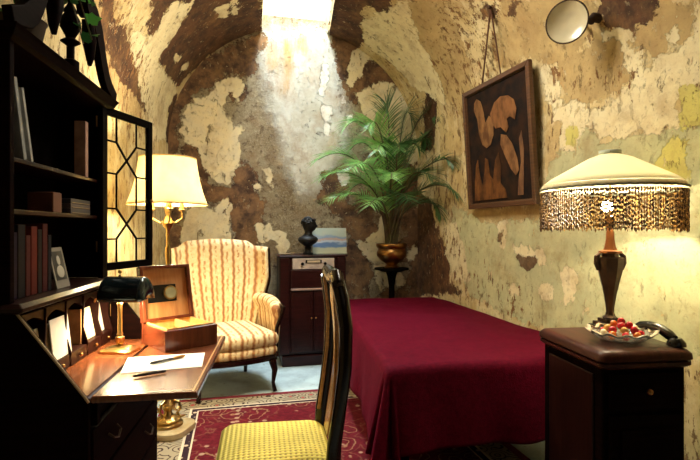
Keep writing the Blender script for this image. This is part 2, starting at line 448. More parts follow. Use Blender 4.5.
M_nightwood = wood('nightstand_mahogany', (.03,.008,.005), (.065,.016,.009), .4, .05, spec=.2, stretch=(20,3,3))
M_brass = simple('aged_brass', (.62,.42,.16), .28, 1, c2=(.40,.25,.08), scale=14)
M_brass_d = simple('dull_brass', (.48,.27,.09), .33, 1, c2=(.25,.12,.04), scale=10)
M_bronze = simple('dark_bronze', (.085,.05,.033), .38, .5, c2=(.045,.028,.02), scale=12)
M_steel = simple('polished_steel', (.75,.77,.78), .18, 1)
M_darkmetal = simple('dark_green_enamel', (.02,.035,.04), .12, .6, coat=.6)
M_paper = simple('white_paper', (.85,.83,.76), .8)
M_paper_y = simple('aged_paper', (.66,.58,.42), .85, c2=(.55,.46,.30), scale=30)
M_blackp = simple('black_bakelite', (.008,.008,.008), .18, coat=.5)
M_glass = None
m, nt, out = newmat('clear_pane')
g = N(nt, 'ShaderNodeBsdfGlossy'); g.inputs['Roughness'].default_value = .05
t = N(nt, 'ShaderNodeBsdfTransparent'); t.inputs[0].default_value = (.96,.97,.94,1)
fr = N(nt, 'ShaderNodeFresnel'); fr.inputs[0].default_value = 1.4
mx = N(nt, 'ShaderNodeMixShader'); mx.inputs[0].default_value = .05; L(nt, t.outputs[0], mx.inputs[1]); L(nt, g.outputs[0], mx.inputs[2]); L(nt, mx.outputs[0], out.inputs[0])
M_glass = m
M_crystal = simple('cut_crystal', (.95,.95,.9), .08, trans=.85, ior=1.5)

def translucent(name, c, c2, scale=12, k=.6, emit=0):
    m, nt, out = newmat(name)
    d = N(nt, 'ShaderNodeBsdfDiffuse'); t = N(nt, 'ShaderNodeBsdfTranslucent'); mx = N(nt, 'ShaderNodeMixShader')
    cc = mix(nt, step(nt, noise(nt, scale, 5, .6), .3, .7), c, c2)
    L(nt, cc, d.inputs[0]); L(nt, cc, t.inputs[0]); mx.inputs[0].default_value = k
    L(nt, d.outputs[0], mx.inputs[1]); L(nt, t.outputs[0], mx.inputs[2]); L(nt, mx.outputs[0], out.inputs[0])
    return m
def glow(name, c, s):
    m, nt, out = newmat(name); e = N(nt, 'ShaderNodeEmission'); e.inputs[0].default_value = col4(c); e.inputs[1].default_value = s
    L(nt, e.outputs[0], out.inputs[0]); return m
M_bulb = glow('lit_bulb', (1,.72,.36), 60)
def lamp_light(name, loc, power, colr=(1,.82,.56), r=.035, parent=None):
    l = bpy.data.lights.new(name, 'POINT'); l.energy = power; l.color = colr; l.shadow_soft_size = r
    o = bpy.data.objects.new(name, l); COL.objects.link(o); o.location = loc
    if parent: o.parent = parent
    return o

# ------------------------------------------------------------------ rug
RX0, RX1, RY0, RY1 = -.50, 1.55, .75, 3.69
rx, ry = (RX0+RX1)/2, (RY0+RY1)/2; hx, hy = (RX1-RX0)/2, (RY1-RY0)/2
m, nt, out = newmat('floral_rug'); p = N(nt, 'ShaderNodeBsdfPrincipled'); L(nt, p.outputs[0], out.inputs[0])
p.inputs['Roughness'].default_value = .95; p.inputs['Specular IOR Level'].default_value = .1
tc = N(nt, 'ShaderNodeTexCoord').outputs['Object']; sp = N(nt, 'ShaderNodeSeparateXYZ'); L(nt, tc, sp.inputs[0])
ax = math_n(nt, 'SUBTRACT', hx, math_n(nt, 'ABSOLUTE', sp.outputs[0])); ay = math_n(nt, 'SUBTRACT', hy, math_n(nt, 'ABSOLUTE', sp.outputs[1]))
d = math_n(nt, 'MINIMUM', ax, ay)
def voro(scale, feat='F1', dist_noise=0):
    v = N(nt, 'ShaderNodeTexVoronoi'); v.feature = feat; v.inputs['Scale'].default_value = scale
    L(nt, tc, v.inputs['Vector']); return v
v1 = voro(4.6); ds = v1.outputs['Distance']
wob_ = noise(nt, 9, 3, .5, vec=tc)
dd = math_n(nt, 'ADD', ds, math_n(nt, 'MULTIPLY', math_n(nt, 'SUBTRACT', wob_, .5), .55))
ring = math_n(nt, 'ABSOLUTE', math_n(nt, 'SINE', math_n(nt, 'MULTIPLY', dd, 17)))
ringm = math_n(nt, 'MULTIPLY', math_n(nt, 'SUBTRACT', 1, step(nt, ring, .15, .38)), math_n(nt, 'SUBTRACT', 1, step(nt, dd, .50, .58)))
v2 = voro(17); dots = math_n(nt, 'SUBTRACT', 1, step(nt, v2.outputs['Distance'], .22, .32))
red = mix(nt, step(nt, noise(nt, 30, 4, .6, vec=tc), .3, .7), (.075,.005,.009), (.115,.009,.016))
fld = mix(nt, math_n(nt, 'MULTIPLY', ringm, .7), red, (.27,.17,.09))
dm = math_n(nt, 'MULTIPLY', dots, step(nt, noise(nt, 3.2, 2, .5, vec=tc), .50, .56))
fld = mix(nt, math_n(nt, 'MULTIPLY', dm, .8), fld, (.36,.26,.17))
v3 = voro(11); r3 = math_n(nt, 'ABSOLUTE', math_n(nt, 'SINE', math_n(nt, 'MULTIPLY', v3.outputs['Distance'], 13)))
brd = mix(nt, math_n(nt, 'SUBTRACT', 1, step(nt, r3, .25, .5)), (.32,.27,.18), (.05,.03,.025))
brd = mix(nt, math_n(nt, 'SUBTRACT', 1, step(nt, v3.outputs['Distance'], .14, .2)), brd, (.36,.05,.05))
def band(lo, hi): return math_n(nt, 'MULTIPLY', math_n(nt, 'GREATER_THAN', d, lo), math_n(nt, 'LESS_THAN', d, hi))
k = mix(nt, band(.05, .20), fld, brd)
k = mix(nt, band(0, .05), k, (.16,.02,.03))
k = mix(nt, band(.20, .215), k, (.6,.5,.36))
dark = mix(nt, dots, (.03,.015,.02), (.5,.4,.28)); k = mix(nt, band(.215, .25), k, dark)
k = mix(nt, band(.25, .26), k, (.6,.5,.36))
L(nt, k, p.inputs['Base Color'])
bmp = N(nt, 'ShaderNodeBump'); bmp.inputs['Strength'].default_value = .4; bmp.inputs['Distance'].default_value = .005
L(nt, noise(nt, 150, 3, .6, vec=tc), bmp.inputs['Height']); L(nt, bmp.outputs[0], p.inputs['Normal'])
bm = bm_new(); box(bm, (0,0,.006), (2*hx, 2*hy, .012))
o = obj('rug', bm, m); o.location = (rx, ry, 0)
tag(o, 'red floral rug with cream vine border lying on the bare floor', 'rug')

# ------------------------------------------------------------------ bed and its red spread
bx0, bx1, by0, by1, BZ = .715, 1.865, 2.15, 4.30, .605
bed = thing('bed', 'low bed under the crimson spread, only its dark base showing below the hem', 'bed', (bx0, by0, 0))
W, LN = bx1-bx0, by1-by0
TAPER = .24
def tap(bm):
    for v in bm.verts: v.co.x += TAPER*(1-v.co.x/W)*v.co.y/LN
    return bm
bm = bm_new(); box2(bm, (.03,.03,.34), (W-.05, LN-.02, BZ-.012)); obj('mattress', tap(bm), simple('ticking', (.4,.36,.28), .9), bed, bevel=.05, seg=3)
bm = bm_new(); box2(bm, (.04,.04,.24), (W-.06, LN-.03, .338)); obj('bed_frame', tap(bm), M_black, bed, bevel=.006)
for lx in (.08, W-.1):
    for ly in (.08, LN-.08):
        bm = bm_new(); tube(bm, [(lx,ly,.013),(lx,ly,.12),(lx,ly,.238)], [.02,.03,.026], 12); obj('leg', tap(bm), M_black, bed, smooth=True)
m, nt, out = newmat('crimson_velvet'); p = N(nt, 'ShaderNodeBsdfPrincipled'); L(nt, p.outputs[0], out.inputs[0])
kk = mix(nt, step(nt, noise(nt, 34, 9, .85), .36, .64), (.045,.0008,.006), (.085,.0015,.011))
L(nt, kk, p.inputs['Base Color']); p.inputs['Roughness'].default_value = .7; p.inputs['Specular IOR Level'].default_value = .03
p.inputs['Sheen Weight'].default_value = .05; p.inputs['Sheen Tint'].default_value = (1,.12,.25,1); p.inputs['Sheen Roughness'].default_value = .4
bmp = N(nt, 'ShaderNodeBump'); bmp.inputs['Strength'].default_value = .5; bmp.inputs['Distance'].default_value = .006
L(nt, math_n(nt, 'ADD', noise(nt, 130, 4, .7), math_n(nt, 'MULTIPLY', noise(nt, 14, 4, .6), 1.2)), bmp.inputs['Height']); L(nt, bmp.outputs[0], p.inputs['Normal'])
M_velvet = m
from mathutils import noise as mnoise
def spread(u, v):
    DL, DF = .41, .405
    a = -DL+(W+DL)*u**.9; b = -DF+(LN+DF)*v**1.05
    ox, oy = max(0, -a), max(0, -b)
    d = math.hypot(ox, oy); tx, ty = max(a, 0), max(b, 0)
    z = BZ + .010*mnoise.noise(Vector((tx*2.2, ty*2.2, 0))) + .005*mnoise.noise(Vector((tx*7, ty*5, 3)))
    if d <= 0: return Vector((tx+TAPER*(1-tx/W)*ty/LN, ty, z))
    ux, uy = -ox/d, -oy/d
    corner = min(ox, oy)/max(ox, oy, 1e-6)
    R = .035
    if d < R*PI/2: out_, dz = R*math.sin(d/R), R*(1-math.cos(d/R))
    else: out_, dz = R, R+(d-R*PI/2)
    fall = max(0, d-R)/.40
    if corner < .02 or True:
        ang = math.atan2(oy, ox)
        rip = .0
        if ox > 0 and oy > 0: rip = .05*math.cos(ang*8)*fall + .06*fall*math.sin(2*ang)
        if oy > ox: rip += .016*fall*math.sin(tx*9+1.2)+.01*fall*math.sin(tx*21)
        if ox >= oy: rip += .016*fall*math.sin(ty*7+.5)+.008*fall*math.sin(ty*17)
    out_ += .035*fall + rip
    tx += TAPER*(1-tx/W)*ty/LN
    return Vector((tx+ux*out_, ty+uy*out_, z-dz*(1.0 if corner < .05 else 1-.06*corner)))
bm = bm_new(); grid(bm, spread, 120, 160)
o = obj('bedspread', bm, M_velvet, smooth=True, angle=180); o.location = (bx0, by0, 0)
o.data.materials[0] = M_velvet
s = o.modifiers.new('solid', 'SOLIDIFY'); s.thickness = .005; s.offset = 1
tag(o, 'crimson velvet bedspread draped over the bed with pointed folds at its near corner', 'bedspread')

# ------------------------------------------------------------------ nightstand
NZ = .80
na = math.radians(-7)
ns = thing('nightstand', 'dark mahogany nightstand with rounded top edge in the right foreground', 'nightstand', (1.303, 1.493, 0), na)
NW, ND = .385, .475
def rrect(x0, y0, x1, y1, r, n=6):
    pts = []
    for cx, cyy, a0 in ((x1-r,y1-r,0),(x0+r,y1-r,90),(x0+r,y0+r,180),(x1-r,y0+r,270)):
        for k in range(n+1):
            a = math.radians(a0+90*k/n); pts.append((cx+r*math.cos(a), cyy+r*math.sin(a)))
    return pts
def stack(bm, levels):
    """levels [(z, outline)] lofted and capped"""
    rings = [[bm.verts.new((x, y, z)) for x, y in pts] for z, pts in levels]
    n = len(rings[0])
    for a, b in zip(rings, rings[1:]):
        for k in range(n): bm.faces.new((a[k], a[(k+1) % n], b[(k+1) % n], b[k]))
    bm.faces.new(list(reversed(rings[0]))); bm.faces.new(rings[-1])
    return bm
bm = bm_new()
stack(bm, [(NZ-.07, rrect(.02,.02,NW-.02,ND-.02,.03)), (NZ-.058, rrect(.004,.004,NW-.004,ND-.004,.03)), (NZ-.046, rrect(.004,.004,NW-.004,ND-.004,.03)),
           (NZ-.044, rrect(.012,.012,NW-.012,ND-.012,.03)), (NZ-.036, rrect(.0,.0,NW,ND,.03)), (NZ-.016, rrect(.002,.002,NW-.002,ND-.002,.03)), (NZ-.003, rrect(.014,.014,NW-.014,ND-.014,.03)), (NZ, rrect(.028,.028,NW-.028,ND-.028,.03))])
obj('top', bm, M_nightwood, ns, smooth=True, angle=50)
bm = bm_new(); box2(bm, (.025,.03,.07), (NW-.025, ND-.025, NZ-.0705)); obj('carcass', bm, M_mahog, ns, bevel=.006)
bm = bm_new(); box2(bm, (.015,.012,.013), (NW-.015, ND-.015, .0695)); obj('plinth', bm, M_mahog, ns, bevel=.012, seg=3)
bm = bm_new(); box2(bm, (.045,.014,.10), (NW-.045,.0295,.56)); dr = obj('door', bm, M_mahog, ns, bevel=.004)
bm = bm_new(); box2(bm, (.085,.006,.15), (NW-.085,.0138,.51)); obj('door_panel', bm, M_mahog, dr, bevel=.004)
bm = bm_new(); ball(bm, (.075,-.002,.36), .012, n=12); obj('knob', bm, M_brass_d, dr, smooth=True)
bm = bm_new(); box2(bm, (.045,.014,.58), (NW-.045,.0295,.715)); dr = obj('drawer', bm, M_mahog, ns, bevel=.004)
bm = bm_new(); ball(bm, (NW/2,.0,.65), .012, n=12); obj('knob', bm, M_brass_d, dr, smooth=True)
bm = bm_new(); box2(bm, (.017,.08,.12), (.0245, ND-.08, .70)); obj('side_panel', bm, M_mahog_h, ns, bevel=.004)

# ------------------------------------------------------------------ fringed table lamp
LP = at(610, 300, 2.17); LP.z = NZ
tl = thing('table_lamp', 'dark urn table lamp with wide cream shade and golden bead fringe on the nightstand', 'lamp', LP, math.radians(-10))
bm = bm_new(); box(bm, (0,0,.009), (.13,.13,.018)); box(bm, (0,0,.026), (.105,.105,.016)); box(bm, (0,0,.042), (.075,.075,.016)); obj('base', bm, M_bronze, tl, bevel=.003)
bm = bm_new(); lathe(bm, [(.03,.05),(.034,.056),(.022,.066),(.017,.08),(.018,.10),(.027,.16),(.04,.22),(.052,.27),(.058,.31),(.058,.325),(.036,.33),(.036,.345)], 8); obj('body', bm, M_bronze, tl, smooth=True, angle=25)
bm = bm_new(); lathe(bm, [(.05,.345),(.05,.355),(.03,.36),(.024,.375),(.018,.41),(.017,.44),(.012,.45),(.012,.46)], 8); obj('neck', bm, simple('copper_bronze', (.28,.12,.05), .35, .8), tl, smooth=True, angle=25)
for sx in (-1, 1):
    bm = bm_new(); tube(bm, [(sx*.055,0,.27),(sx*.064,0,.30),(sx*.062,0,.33),(sx*.048,0,.345)], [.008,.012,.012,.008], 8); obj('handle', bm, M_bronze, tl, smooth=True)
bm = bm_new(); tube(bm, [(0,0,.46),(0,0,.81)], .004, 8)
for k in range(3):
    a = k*2*PI/3; tube(bm, [(0,0,.795),(.05*math.cos(a),.05*math.sin(a),.80)], .002, 6)
obj('shade_rod', bm, M_brass_d, tl)
bm = bm_new(); lathe(bm, [(.016,.46),(.018,.475),(.018,.51),(.012,.515)], 16); obj('bulb_socket', bm, M_brass_d, tl, smooth=True)
for k, a in enumerate((.6, 2.7, 4.8)):
    pass
bm = bm_new(); ball(bm, (-.045,-.05,.555), .026, n=16); obj('bulb', bm, M_bulb, tl, smooth=True)
lamp_light('table_lamp_light', (.02,.03,.57), 28, (1,.88,.62), .04, tl)
SR = .295
M_shade = translucent('cream_silk', (.90,.86,.68), (.86,.83,.66), 20, .40)
bm = bm_new(); prof = [(.040,.80),(.042,.79),(.09,.772),(.19,.715),(.25,.681),(SR-.012,.656)]
lathe_open = [(r, z) for r, z in prof]
rings = []
for r, z in lathe_open: rings.append([bm.verts.new((r*math.cos(2*PI*k/64), r*math.sin(2*PI*k/64), z)) for k in range(64)])
for a, b in zip(rings, rings[1:]):
    for k in range(64): bm.faces.new((a[k], a[(k+1) % 64], b[(k+1) % 64], b[k]))
obj('lamp_shade', bm, M_shade, tl, smooth=True, angle=60, solid=.003)
def openring(r0, r1, z0, z1, n=64):
    bm = bm_new(); A = [bm.verts.new((r0*math.cos(2*PI*k/n), r0*math.sin(2*PI*k/n), z0)) for k in range(n)]; B = [bm.verts.new((r1*math.cos(2*PI*k/n), r1*math.sin(2*PI*k/n), z1)) for k in range(n)]
    for k in range(n): bm.faces.new((A[k], A[(k+1) % n], B[(k+1) % n], B[k]))
    return bm
sb = obj('shade_band', openring(SR, SR-.012, .634, .653), translucent('cream_band', (.80,.74,.50), (.66,.58,.38), 60, .15), tl, smooth=True, solid=.003)
obj('shade_cap', openring(.044, .044, .787, .808, 32), simple('pale_braid', (.55,.60,.48), .8), tl, smooth=True, solid=.004)
bm = bm_new(); tube(bm, [(SR*math.cos(2*PI*k/96), SR*math.sin(2*PI*k/96), .632+.002*(k % 2)) for k in range(97)], .005, 6)
obj('braid', bm, simple('grey_green_braid', (.10,.12,.09), .9, c2=(.26,.24,.15), scale=90), tl, smooth=True)
# bead fringe
m, nt, out = newmat('amber_glass_beads'); p = N(nt, 'ShaderNodeBsdfPrincipled'); t = N(nt, 'ShaderNodeBsdfTranslucent'); mx = N(nt, 'ShaderNodeMixShader')
kk = mix(nt, step(nt, noise(nt, 80, 3, .7, stretch=(1, 1, .12)), .44, .58), (.045,.02,.008), (.34,.19,.05))
L(nt, kk, p.inputs['Base Color']); L(nt, kk, t.inputs[0]); p.inputs['Metallic'].default_value = .15; p.inputs['Roughness'].default_value = .5; p.inputs['Specular IOR Level'].default_value = .3
mx.inputs[0].default_value = .14; L(nt, p.outputs[0], mx.inputs[1]); L(nt, t.outputs[0], mx.inputs[2]); L(nt, mx.outputs[0], out.inputs[0])
bm = bm_new(); rr = random.Random(3)
def bead(bm, c, rx_, rz_):
    vs = [bm.verts.new(c+Vector(v)) for v in ((rx_,0,0),(0,rx_,0),(-rx_,0,0),(0,-rx_,0),(0,0,rz_),(0,0,-rz_))]
    for i in range(4):
        bm.faces.new((vs[i], vs[(i+1) % 4], vs[4])); bm.faces.new((vs[(i+1) % 4], vs[i], vs[5]))
for k in range(330):
    a = 2*PI*k/330; r0 = SR-.003-(k % 2)*.004
    z = .624; zend = .462+rr.uniform(-.006, .006)
    while z > zend:
        hgt = rr.choice((.006,.009,.012))
        bead(bm, Vector((r0*math.cos(a)+rr.uniform(-.001,.001), r0*math.sin(a)+rr.uniform(-.001,.001), z-hgt)), rr.uniform(.0040,.0054), hgt)
        z -= 2*hgt
o = obj('bead_fringe', bm, m, tl); o['kind'] = 'stuff'

# ------------------------------------------------------------------ crystal bowl of wrapped sweets
BC = on(618, 343, NZ)
bw = thing('glass_bowl', 'shallow cut glass bowl with flared scalloped rim heaped with sweets', 'bowl', (BC.x+.035, BC.y+.02, NZ))
bm = bm_new()
def bowlf(u, v):
    a = 2*PI*u; r = .035+.095*v**.8; z = .004+.04*v**1.6+ (.006*math.cos(12*a)*v)
    return Vector((r*(1+.05*math.cos(12*a)*v)*math.cos(a), r*(1+.05*math.cos(12*a)*v)*math.sin(a)*.9, z))
grid(bm, bowlf, 96, 8, closed_u=True)
bmesh.ops.holes_fill(bm, edges=[e for e in bm.edges if e.is_boundary and all(v.co.z < .02 for v in e.verts)])
obj('dish', bm, M_crystal, bw, smooth=True, angle=60, solid=.004)
bm = bm_new()
def lace(u, v):
    a = 2*PI*u; r = .118+.016*v; return Vector((r*(1+.05*math.cos(12*a))*math.cos(a), r*(1+.05*math.cos(12*a))*math.sin(a)*.9, .043+.003*v+.006*math.cos(12*a)))
grid(bm, lace, 96, 3, closed_u=True)
obj('rim', bm, simple('frosted_rim', (.80,.70,.50), .4, c2=(.55,.42,.24), scale=120), bw, smooth=True, solid=.002)
cols = {'red': (.55,.012,.02), 'yellow': (.75,.45,.05), 'gold': (.6,.28,.06), 'cream': (.8,.68,.42), 'orange': (.7,.16,.02)}
CM = {k: simple('wrapped_'+k, v, .25, coat=.5) for k, v in cols.items()}
spots = []
rr = random.Random(11)
for ring_n, rad, z in ((9, .072, .034), (7, .052, .052), (4, .028, .068), (1, 0, .082)):
    for k in range(ring_n):
        a = 2*PI*k/ring_n+rad*30; spots.append((rad*math.cos(a), rad*math.sin(a)*.88, z))
order = ['red','yellow','red','cream','gold','red','orange']
places = ['outer ring', 'second layer', 'high layer', 'crowning the heap']
for i, (x, y, z) in enumerate(spots):
    cn = order[(i*3+i//4) % 7]
    if i == 20: cn = 'red'
    bm = bm_new(); ball(bm, (0,0,0), .0155, (1.1,.95,.9), 12, (rr.random()*3, rr.random()*3, 0))
    o = obj('sweet', bm, CM[cn], smooth=True); o.location = (bw.location.x+x, bw.location.y+y, NZ+z)
    lay = 0 if i < 9 else 1 if i < 16 else 2 if i < 20 else 3
    side = ('back' if y > .02 else 'front' if y < -.02 else 'middle')+(' right' if x > .02 else ' left' if x < -.02 else '')
    tag(o, f'{cn} sweet in the glass bowl, {places[lay]}, {side} side', 'sweet', 'sweets in the glass bowl')

# telephone handset
A = on(637, 328, NZ+.035); B = on(673, 338, NZ+.03)
mid = (A+B)/2; ang = math.atan2(B.y-A.y, B.x-A.x)
hs = thing('telephone_handset', 'black telephone handset lying behind the sweets on the nightstand', 'telephone', (mid.x, mid.y, NZ), ang)
bm = bm_new(); tube(bm, [(-.085,0,.036),(-.06,0,.05),(-.02,0,.058),(.03,0,.054),(.07,0,.038),(.09,0,.026)], [.018,.021,.020,.020,.021,.018], 12, .9); obj('handle', bm, M_blackp, hs, smooth=True)
bm = bm_new(); lathe(bm, [(.024,0.001),(.032,.004),(.033,.02),(.02,.036)], 20, c=(-.09,0,.006)); obj('earpiece', bm, M_blackp, hs, smooth=True)
bm = bm_new(); lathe(bm, [(.026,0.001),(.034,.004),(.032,.018),(.018,.034)], 20, c=(.10,0,0)); obj('mouthpiece', bm, M_blackp, hs, smooth=True)

# ------------------------------------------------------------------ picture on the right wall
def wallpt(px, py, off=0):
    y, s = cast_side(px, py); p = shell(y, s); return p
pa = cast_side(470, 150); pb = cast_side(536.5, 150)
ya_, yb_ = pb[0], pa[0]
pc = Vector((xr((ya_+yb_)/2), (ya_+yb_)/2, 1.895)); pw = math.hypot(yb_-ya_, xr(ya_)-xr(yb_)); ph = .95
slope = math.atan(.055)
pic = thing('framed_picture', 'dark painting with tawny bird shapes in a brown wood frame hanging on the right wall', 'picture', (pc.x-.052, pc.y-.075, pc.z), PI/2+slope)
pic.rotation_euler = (-.066, 0, PI/2+slope)
PICM = Matrix.Translation(pic.location) @ pic.rotation_euler.to_matrix().to_4x4()
# local: x runs along the wall, -y... front looks to local +y
fw = .038
bm = bm_new()
def fr_piece(bm, pts, y0, y1):
    prism(bm, pts, abs(y1-y0), Matrix.Translation((0,(y0+y1)/2,0)))
hw2, hh2 = pw/2, ph/2
for (a, b, c, d_) in (((-hw2,-hh2),(hw2,-hh2),(hw2-fw,-hh2+fw),(-hw2+fw,-hh2+fw)), ((hw2,-hh2),(hw2,hh2),(hw2-fw,hh2-fw),(hw2-fw,-hh2+fw)),
                     ((hw2,hh2),(-hw2,hh2),(-hw2+fw,hh2-fw),(hw2-fw,hh2-fw)), ((-hw2,hh2),(-hw2,-hh2),(-hw2+fw,-hh2+fw),(-hw2+fw,hh2-fw))):
    fr_piece(bm, [a, b, c, d_], .0, .035)
    s_ = .6
obj('frame', bm, wood('picture_frame_wood', (.06,.024,.011), (.11,.045,.018), .4, .2), pic, bevel=.006)
bm = bm_new(); g_ = fw
for q in ((-1,),(1,)):
    box(bm, (q[0]*(hw2-g_-.003), .017, 0), (.006, .008, 2*(hh2-g_))); box(bm, (0, .017, q[0]*(hh2-g_-.003)), (2*(hw2-g_), .008, .006))
obj('slip', bm, simple('gilt_slip', (.12,.06,.025), .5, .2, c2=(.06,.03,.014), scale=30), pic)
bm = bm_new(); box(bm, (0,.008,0), (2*(hw2-fw), .01, 2*(hh2-fw)))
pnt = obj('canvas', bm, simple('dark_oil_ground', (.006,.007,.008), .8, c2=(.03,.014,.008), scale=9, bump=.2, spec=.1), pic)
# shapes (local x is mirrored when seen from the room: far end at right)
def shp(name, pts, c, c2, d_=.003):
    bm = bm_new(); k = 2*(hw2-fw)
    prism(bm, [((.5-u)*k, (.5-v)*2*(hh2-fw)) for u, v in pts], .002, Matrix.Translation((0,.0145+d_,0)))
    return obj(name, bm, simple(name+'_paint', c, .8, spec=.1, c2=c2, scale=16, stretch=(1,1,.5)), pnt)
shp('painted_wing', [(.15,.09),(.20,.06),(.27,.10),(.31,.20),(.33,.30),(.40,.25),(.47,.30),(.46,.42),(.40,.50),(.33,.52),(.26,.48),(.21,.38),(.19,.24),(.14,.16)], (.24,.125,.05), (.10,.045,.02))
shp('painted_bird', [(.42,.24),(.50,.16),(.60,.13),(.72,.15),(.80,.20),(.83,.28),(.80,.36),(.73,.32),(.68,.33),(.70,.40),(.66,.44),(.58,.38),(.50,.38),(.45,.33)], (.22,.10,.04), (.08,.035,.015), .0035)
shp('painted_body', [(.58,.44),(.66,.46),(.74,.54),(.80,.66),(.82,.76),(.77,.80),(.70,.74),(.62,.62),(.56,.52)], (.26,.13,.055), (.11,.05,.022), .0035)
shp('painted_foliage', [(.06,.97),(.08,.80),(.12,.64),(.16,.60),(.18,.74),(.22,.84),(.27,.72),(.29,.60),(.34,.62),(.36,.76),(.41,.80),(.46,.64),(.52,.58),(.55,.70),(.53,.84),(.60,.90),(.62,.97)], (.16,.065,.02), (.05,.022,.01))
shp('painted_tail', [(.78,.96),(.80,.84),(.85,.70),(.84,.52),(.88,.46),(.90,.60),(.88,.80),(.86,.96)], (.22,.11,.05), (.10,.05,.03), .0025)
hook = wallpt(492, 8)
hk = Vector((-(hook.y-pc.y), 0, 0))
lx = (hook.y-pc.y)
for nm, ex in (('cord', .19), ('cord', -.06)):
    pass
# cord runs from two rings on the frame to the nail
nail_z = hook.z-pc.z
def loc_of(w):
    return PICM.inverted() @ Vector(w)
H = loc_of(hook)
for ex in (loc_of(wallpt(489, 90)).x, loc_of(wallpt(507, 76)).x):
    bm = bm_new(); tube(bm, [(H.x, H.y+.012, H.z), ((H.x+ex)/2, (H.y+.02)/2, (H.z+hh2)/2), (ex, .012, hh2-.005)], .006, 6); obj('cord', bm, simple('brown_cord', (.10,.04,.02), .8), pic, smooth=True)
bm = bm_new(); tube(bm, [(H.x, H.y-.015, H.z), (H.x, H.y+.02, H.z+.005)], .006, 8); ball(bm, (H.x, H.y+.022, H.z+.005), .012, n=10)
obj('nail', bm, m_iron, pic, smooth=True)

# round glass disc lamp high on the right wall
wy = cast_side(585, 26); wp = shell(*wy)
C0 = at(567, 22, (wp.x*sy_+wp.y*cy_)-.10)
wl = thing('wall_lamp', 'round pale glass disc in a thin iron rim bracketed high on the right wall', 'lamp', C0, 0)
to_cam = (Vector((0,0,CH))-C0).normalized()
nrm = (to_cam*1.0+Vector((-.55,.45,.05))).normalized()
nrm = (to_cam+Vector((-1,-.25,.0))*.75).normalized()
Q = nrm.to_track_quat('Z', 'Y').to_matrix().to_4x4()
R0 = .108
bm = bm_new(); lathe(bm, [(.001,-.03),(.05,-.026),(.085,-.014),(R0,.004),(R0,.008),(.085,-.008),(.05,-.02),(.001,-.024)], 40, M=Q)
obj('glass_disc', bm, simple('milky_glass', (.66,.60,.42), .25, c2=(.52,.47,.32), scale=4, coat=.4), wl, smooth=True)
bm = bm_new(); pts = [Q @ Vector(((R0+.002)*math.cos(2*PI*k/48), (R0+.002)*math.sin(2*PI*k/48), .004)) for k in range(49)]; tube(bm, pts, .005, 6)
obj('rim', bm, m_iron, wl, smooth=True)
wl_l = wp-C0
bm = bm_new(); tube(bm, [Q @ Vector((0,0,-.03)), Q @ Vector((0,0,-.05)), wl_l*.7, wl_l+Vector((.02,0,0))], [.02,.012,.009,.014], 8)
obj('bracket', bm, m_iron, wl, smooth=True)
pw2 = shell(*cast_side(598, 18))
o = bm_new(); tube(o, [pw2+Vector((.03,0,0)), pw2+Vector((-.03,0,.0)), pw2+Vector((-.05,0,-.025))], [.028,.026,.022], 12)
o = obj('pipe_stub', o, m_iron, smooth=True); tag(o, 'short rusty pipe stub poking out of the wall beside the round glass disc', 'pipe')
# ------------------------------------------------------------------ plant stand, brass pot, palm
PP_ = at(391, 268, 4.76)
px_, py_ = PP_.x, PP_.y-.02
st = thing('plant_stand', 'dark turned wooden plant stand behind the far end of the bed', 'plant stand', (px_, py_, 0))
bm = bm_new(); lathe(bm, [(.17,.86),(.17,.875)], 24); lathe(bm, [(.10,.84),(.15,.859)], 24); obj('top', bm, M_black, st, smooth=True)
bm = bm_new(); lathe(bm, [(.045,.05),(.05,.09),(.03,.14),(.035,.3),(.045,.42),(.03,.55),(.028,.7),(.045,.8),(.06,.84)], 20); obj('column', bm, M_black, st, smooth=True)
for k in range(3):
    a = k*2*PI/3+.5; bm = bm_new(); tube(bm, [(.03*math.cos(a),.03*math.sin(a),.12),(.10*math.cos(a),.10*math.sin(a),.09),(.16*math.cos(a),.16*math.sin(a),.018)], [.02,.018,.016], 8); obj('leg', bm, M_black, st, smooth=True)
pot = bm_new(); lathe(pot, [(.07,0),(.075,.012),(.05,.03),(.06,.045),(.11,.075),(.145,.12),(.15,.155),(.135,.18),(.13,.19),(.15,.205),(.155,.225),(.15,.24),(.135,.24),(.13,.20),(.001,.20)], 40)
pot = obj('planter', pot, M_brass_d, smooth=True); pot.location = (px_, py_, .876)
tag(pot, 'bulbous brass planter holding the palm, on the dark stand', 'planter')
PZ = 1.076
palm = thing('potted_palm', 'large feathery areca palm growing out of the brass planter beside the back wall', 'plant', (px_, py_, PZ))
def leafmat(name, c, c2):
    m, nt, out = newmat(name); p = N(nt, 'ShaderNodeBsdfPrincipled'); t = N(nt, 'ShaderNodeBsdfTranslucent'); mx = N(nt, 'ShaderNodeMixShader')
    kk = mix(nt, step(nt, noise(nt, 6, 3, .6), .35, .65), c, c2); L(nt, kk, p.inputs['Base Color']); L(nt, kk, t.inputs[0])
    p.inputs['Roughness'].default_value = .35; mx.inputs[0].default_value = .3
    L(nt, p.outputs[0], mx.inputs[1]); L(nt, t.outputs[0], mx.inputs[2]); L(nt, mx.outputs[0], out.inputs[0]); return m
ML1 = leafmat('palm_lit_green', (.11,.30,.06), (.26,.50,.13)); ML2 = leafmat('palm_shaded_green', (.03,.10,.03), (.07,.18,.05))  # light put into the colour: lit green for left fronds, shaded green for right
M_stem = simple('palm_stem', (.09,.09,.03), .5, c2=(.06,.025,.015), scale=12)
def inroom(p):
    q = Vector(palm.location)+p
    q.y = min(q.y, YB-.035); q.x = min(q.x, xr(q.y)-.035)
    return q-Vector(palm.location)
rp = random.Random(21)
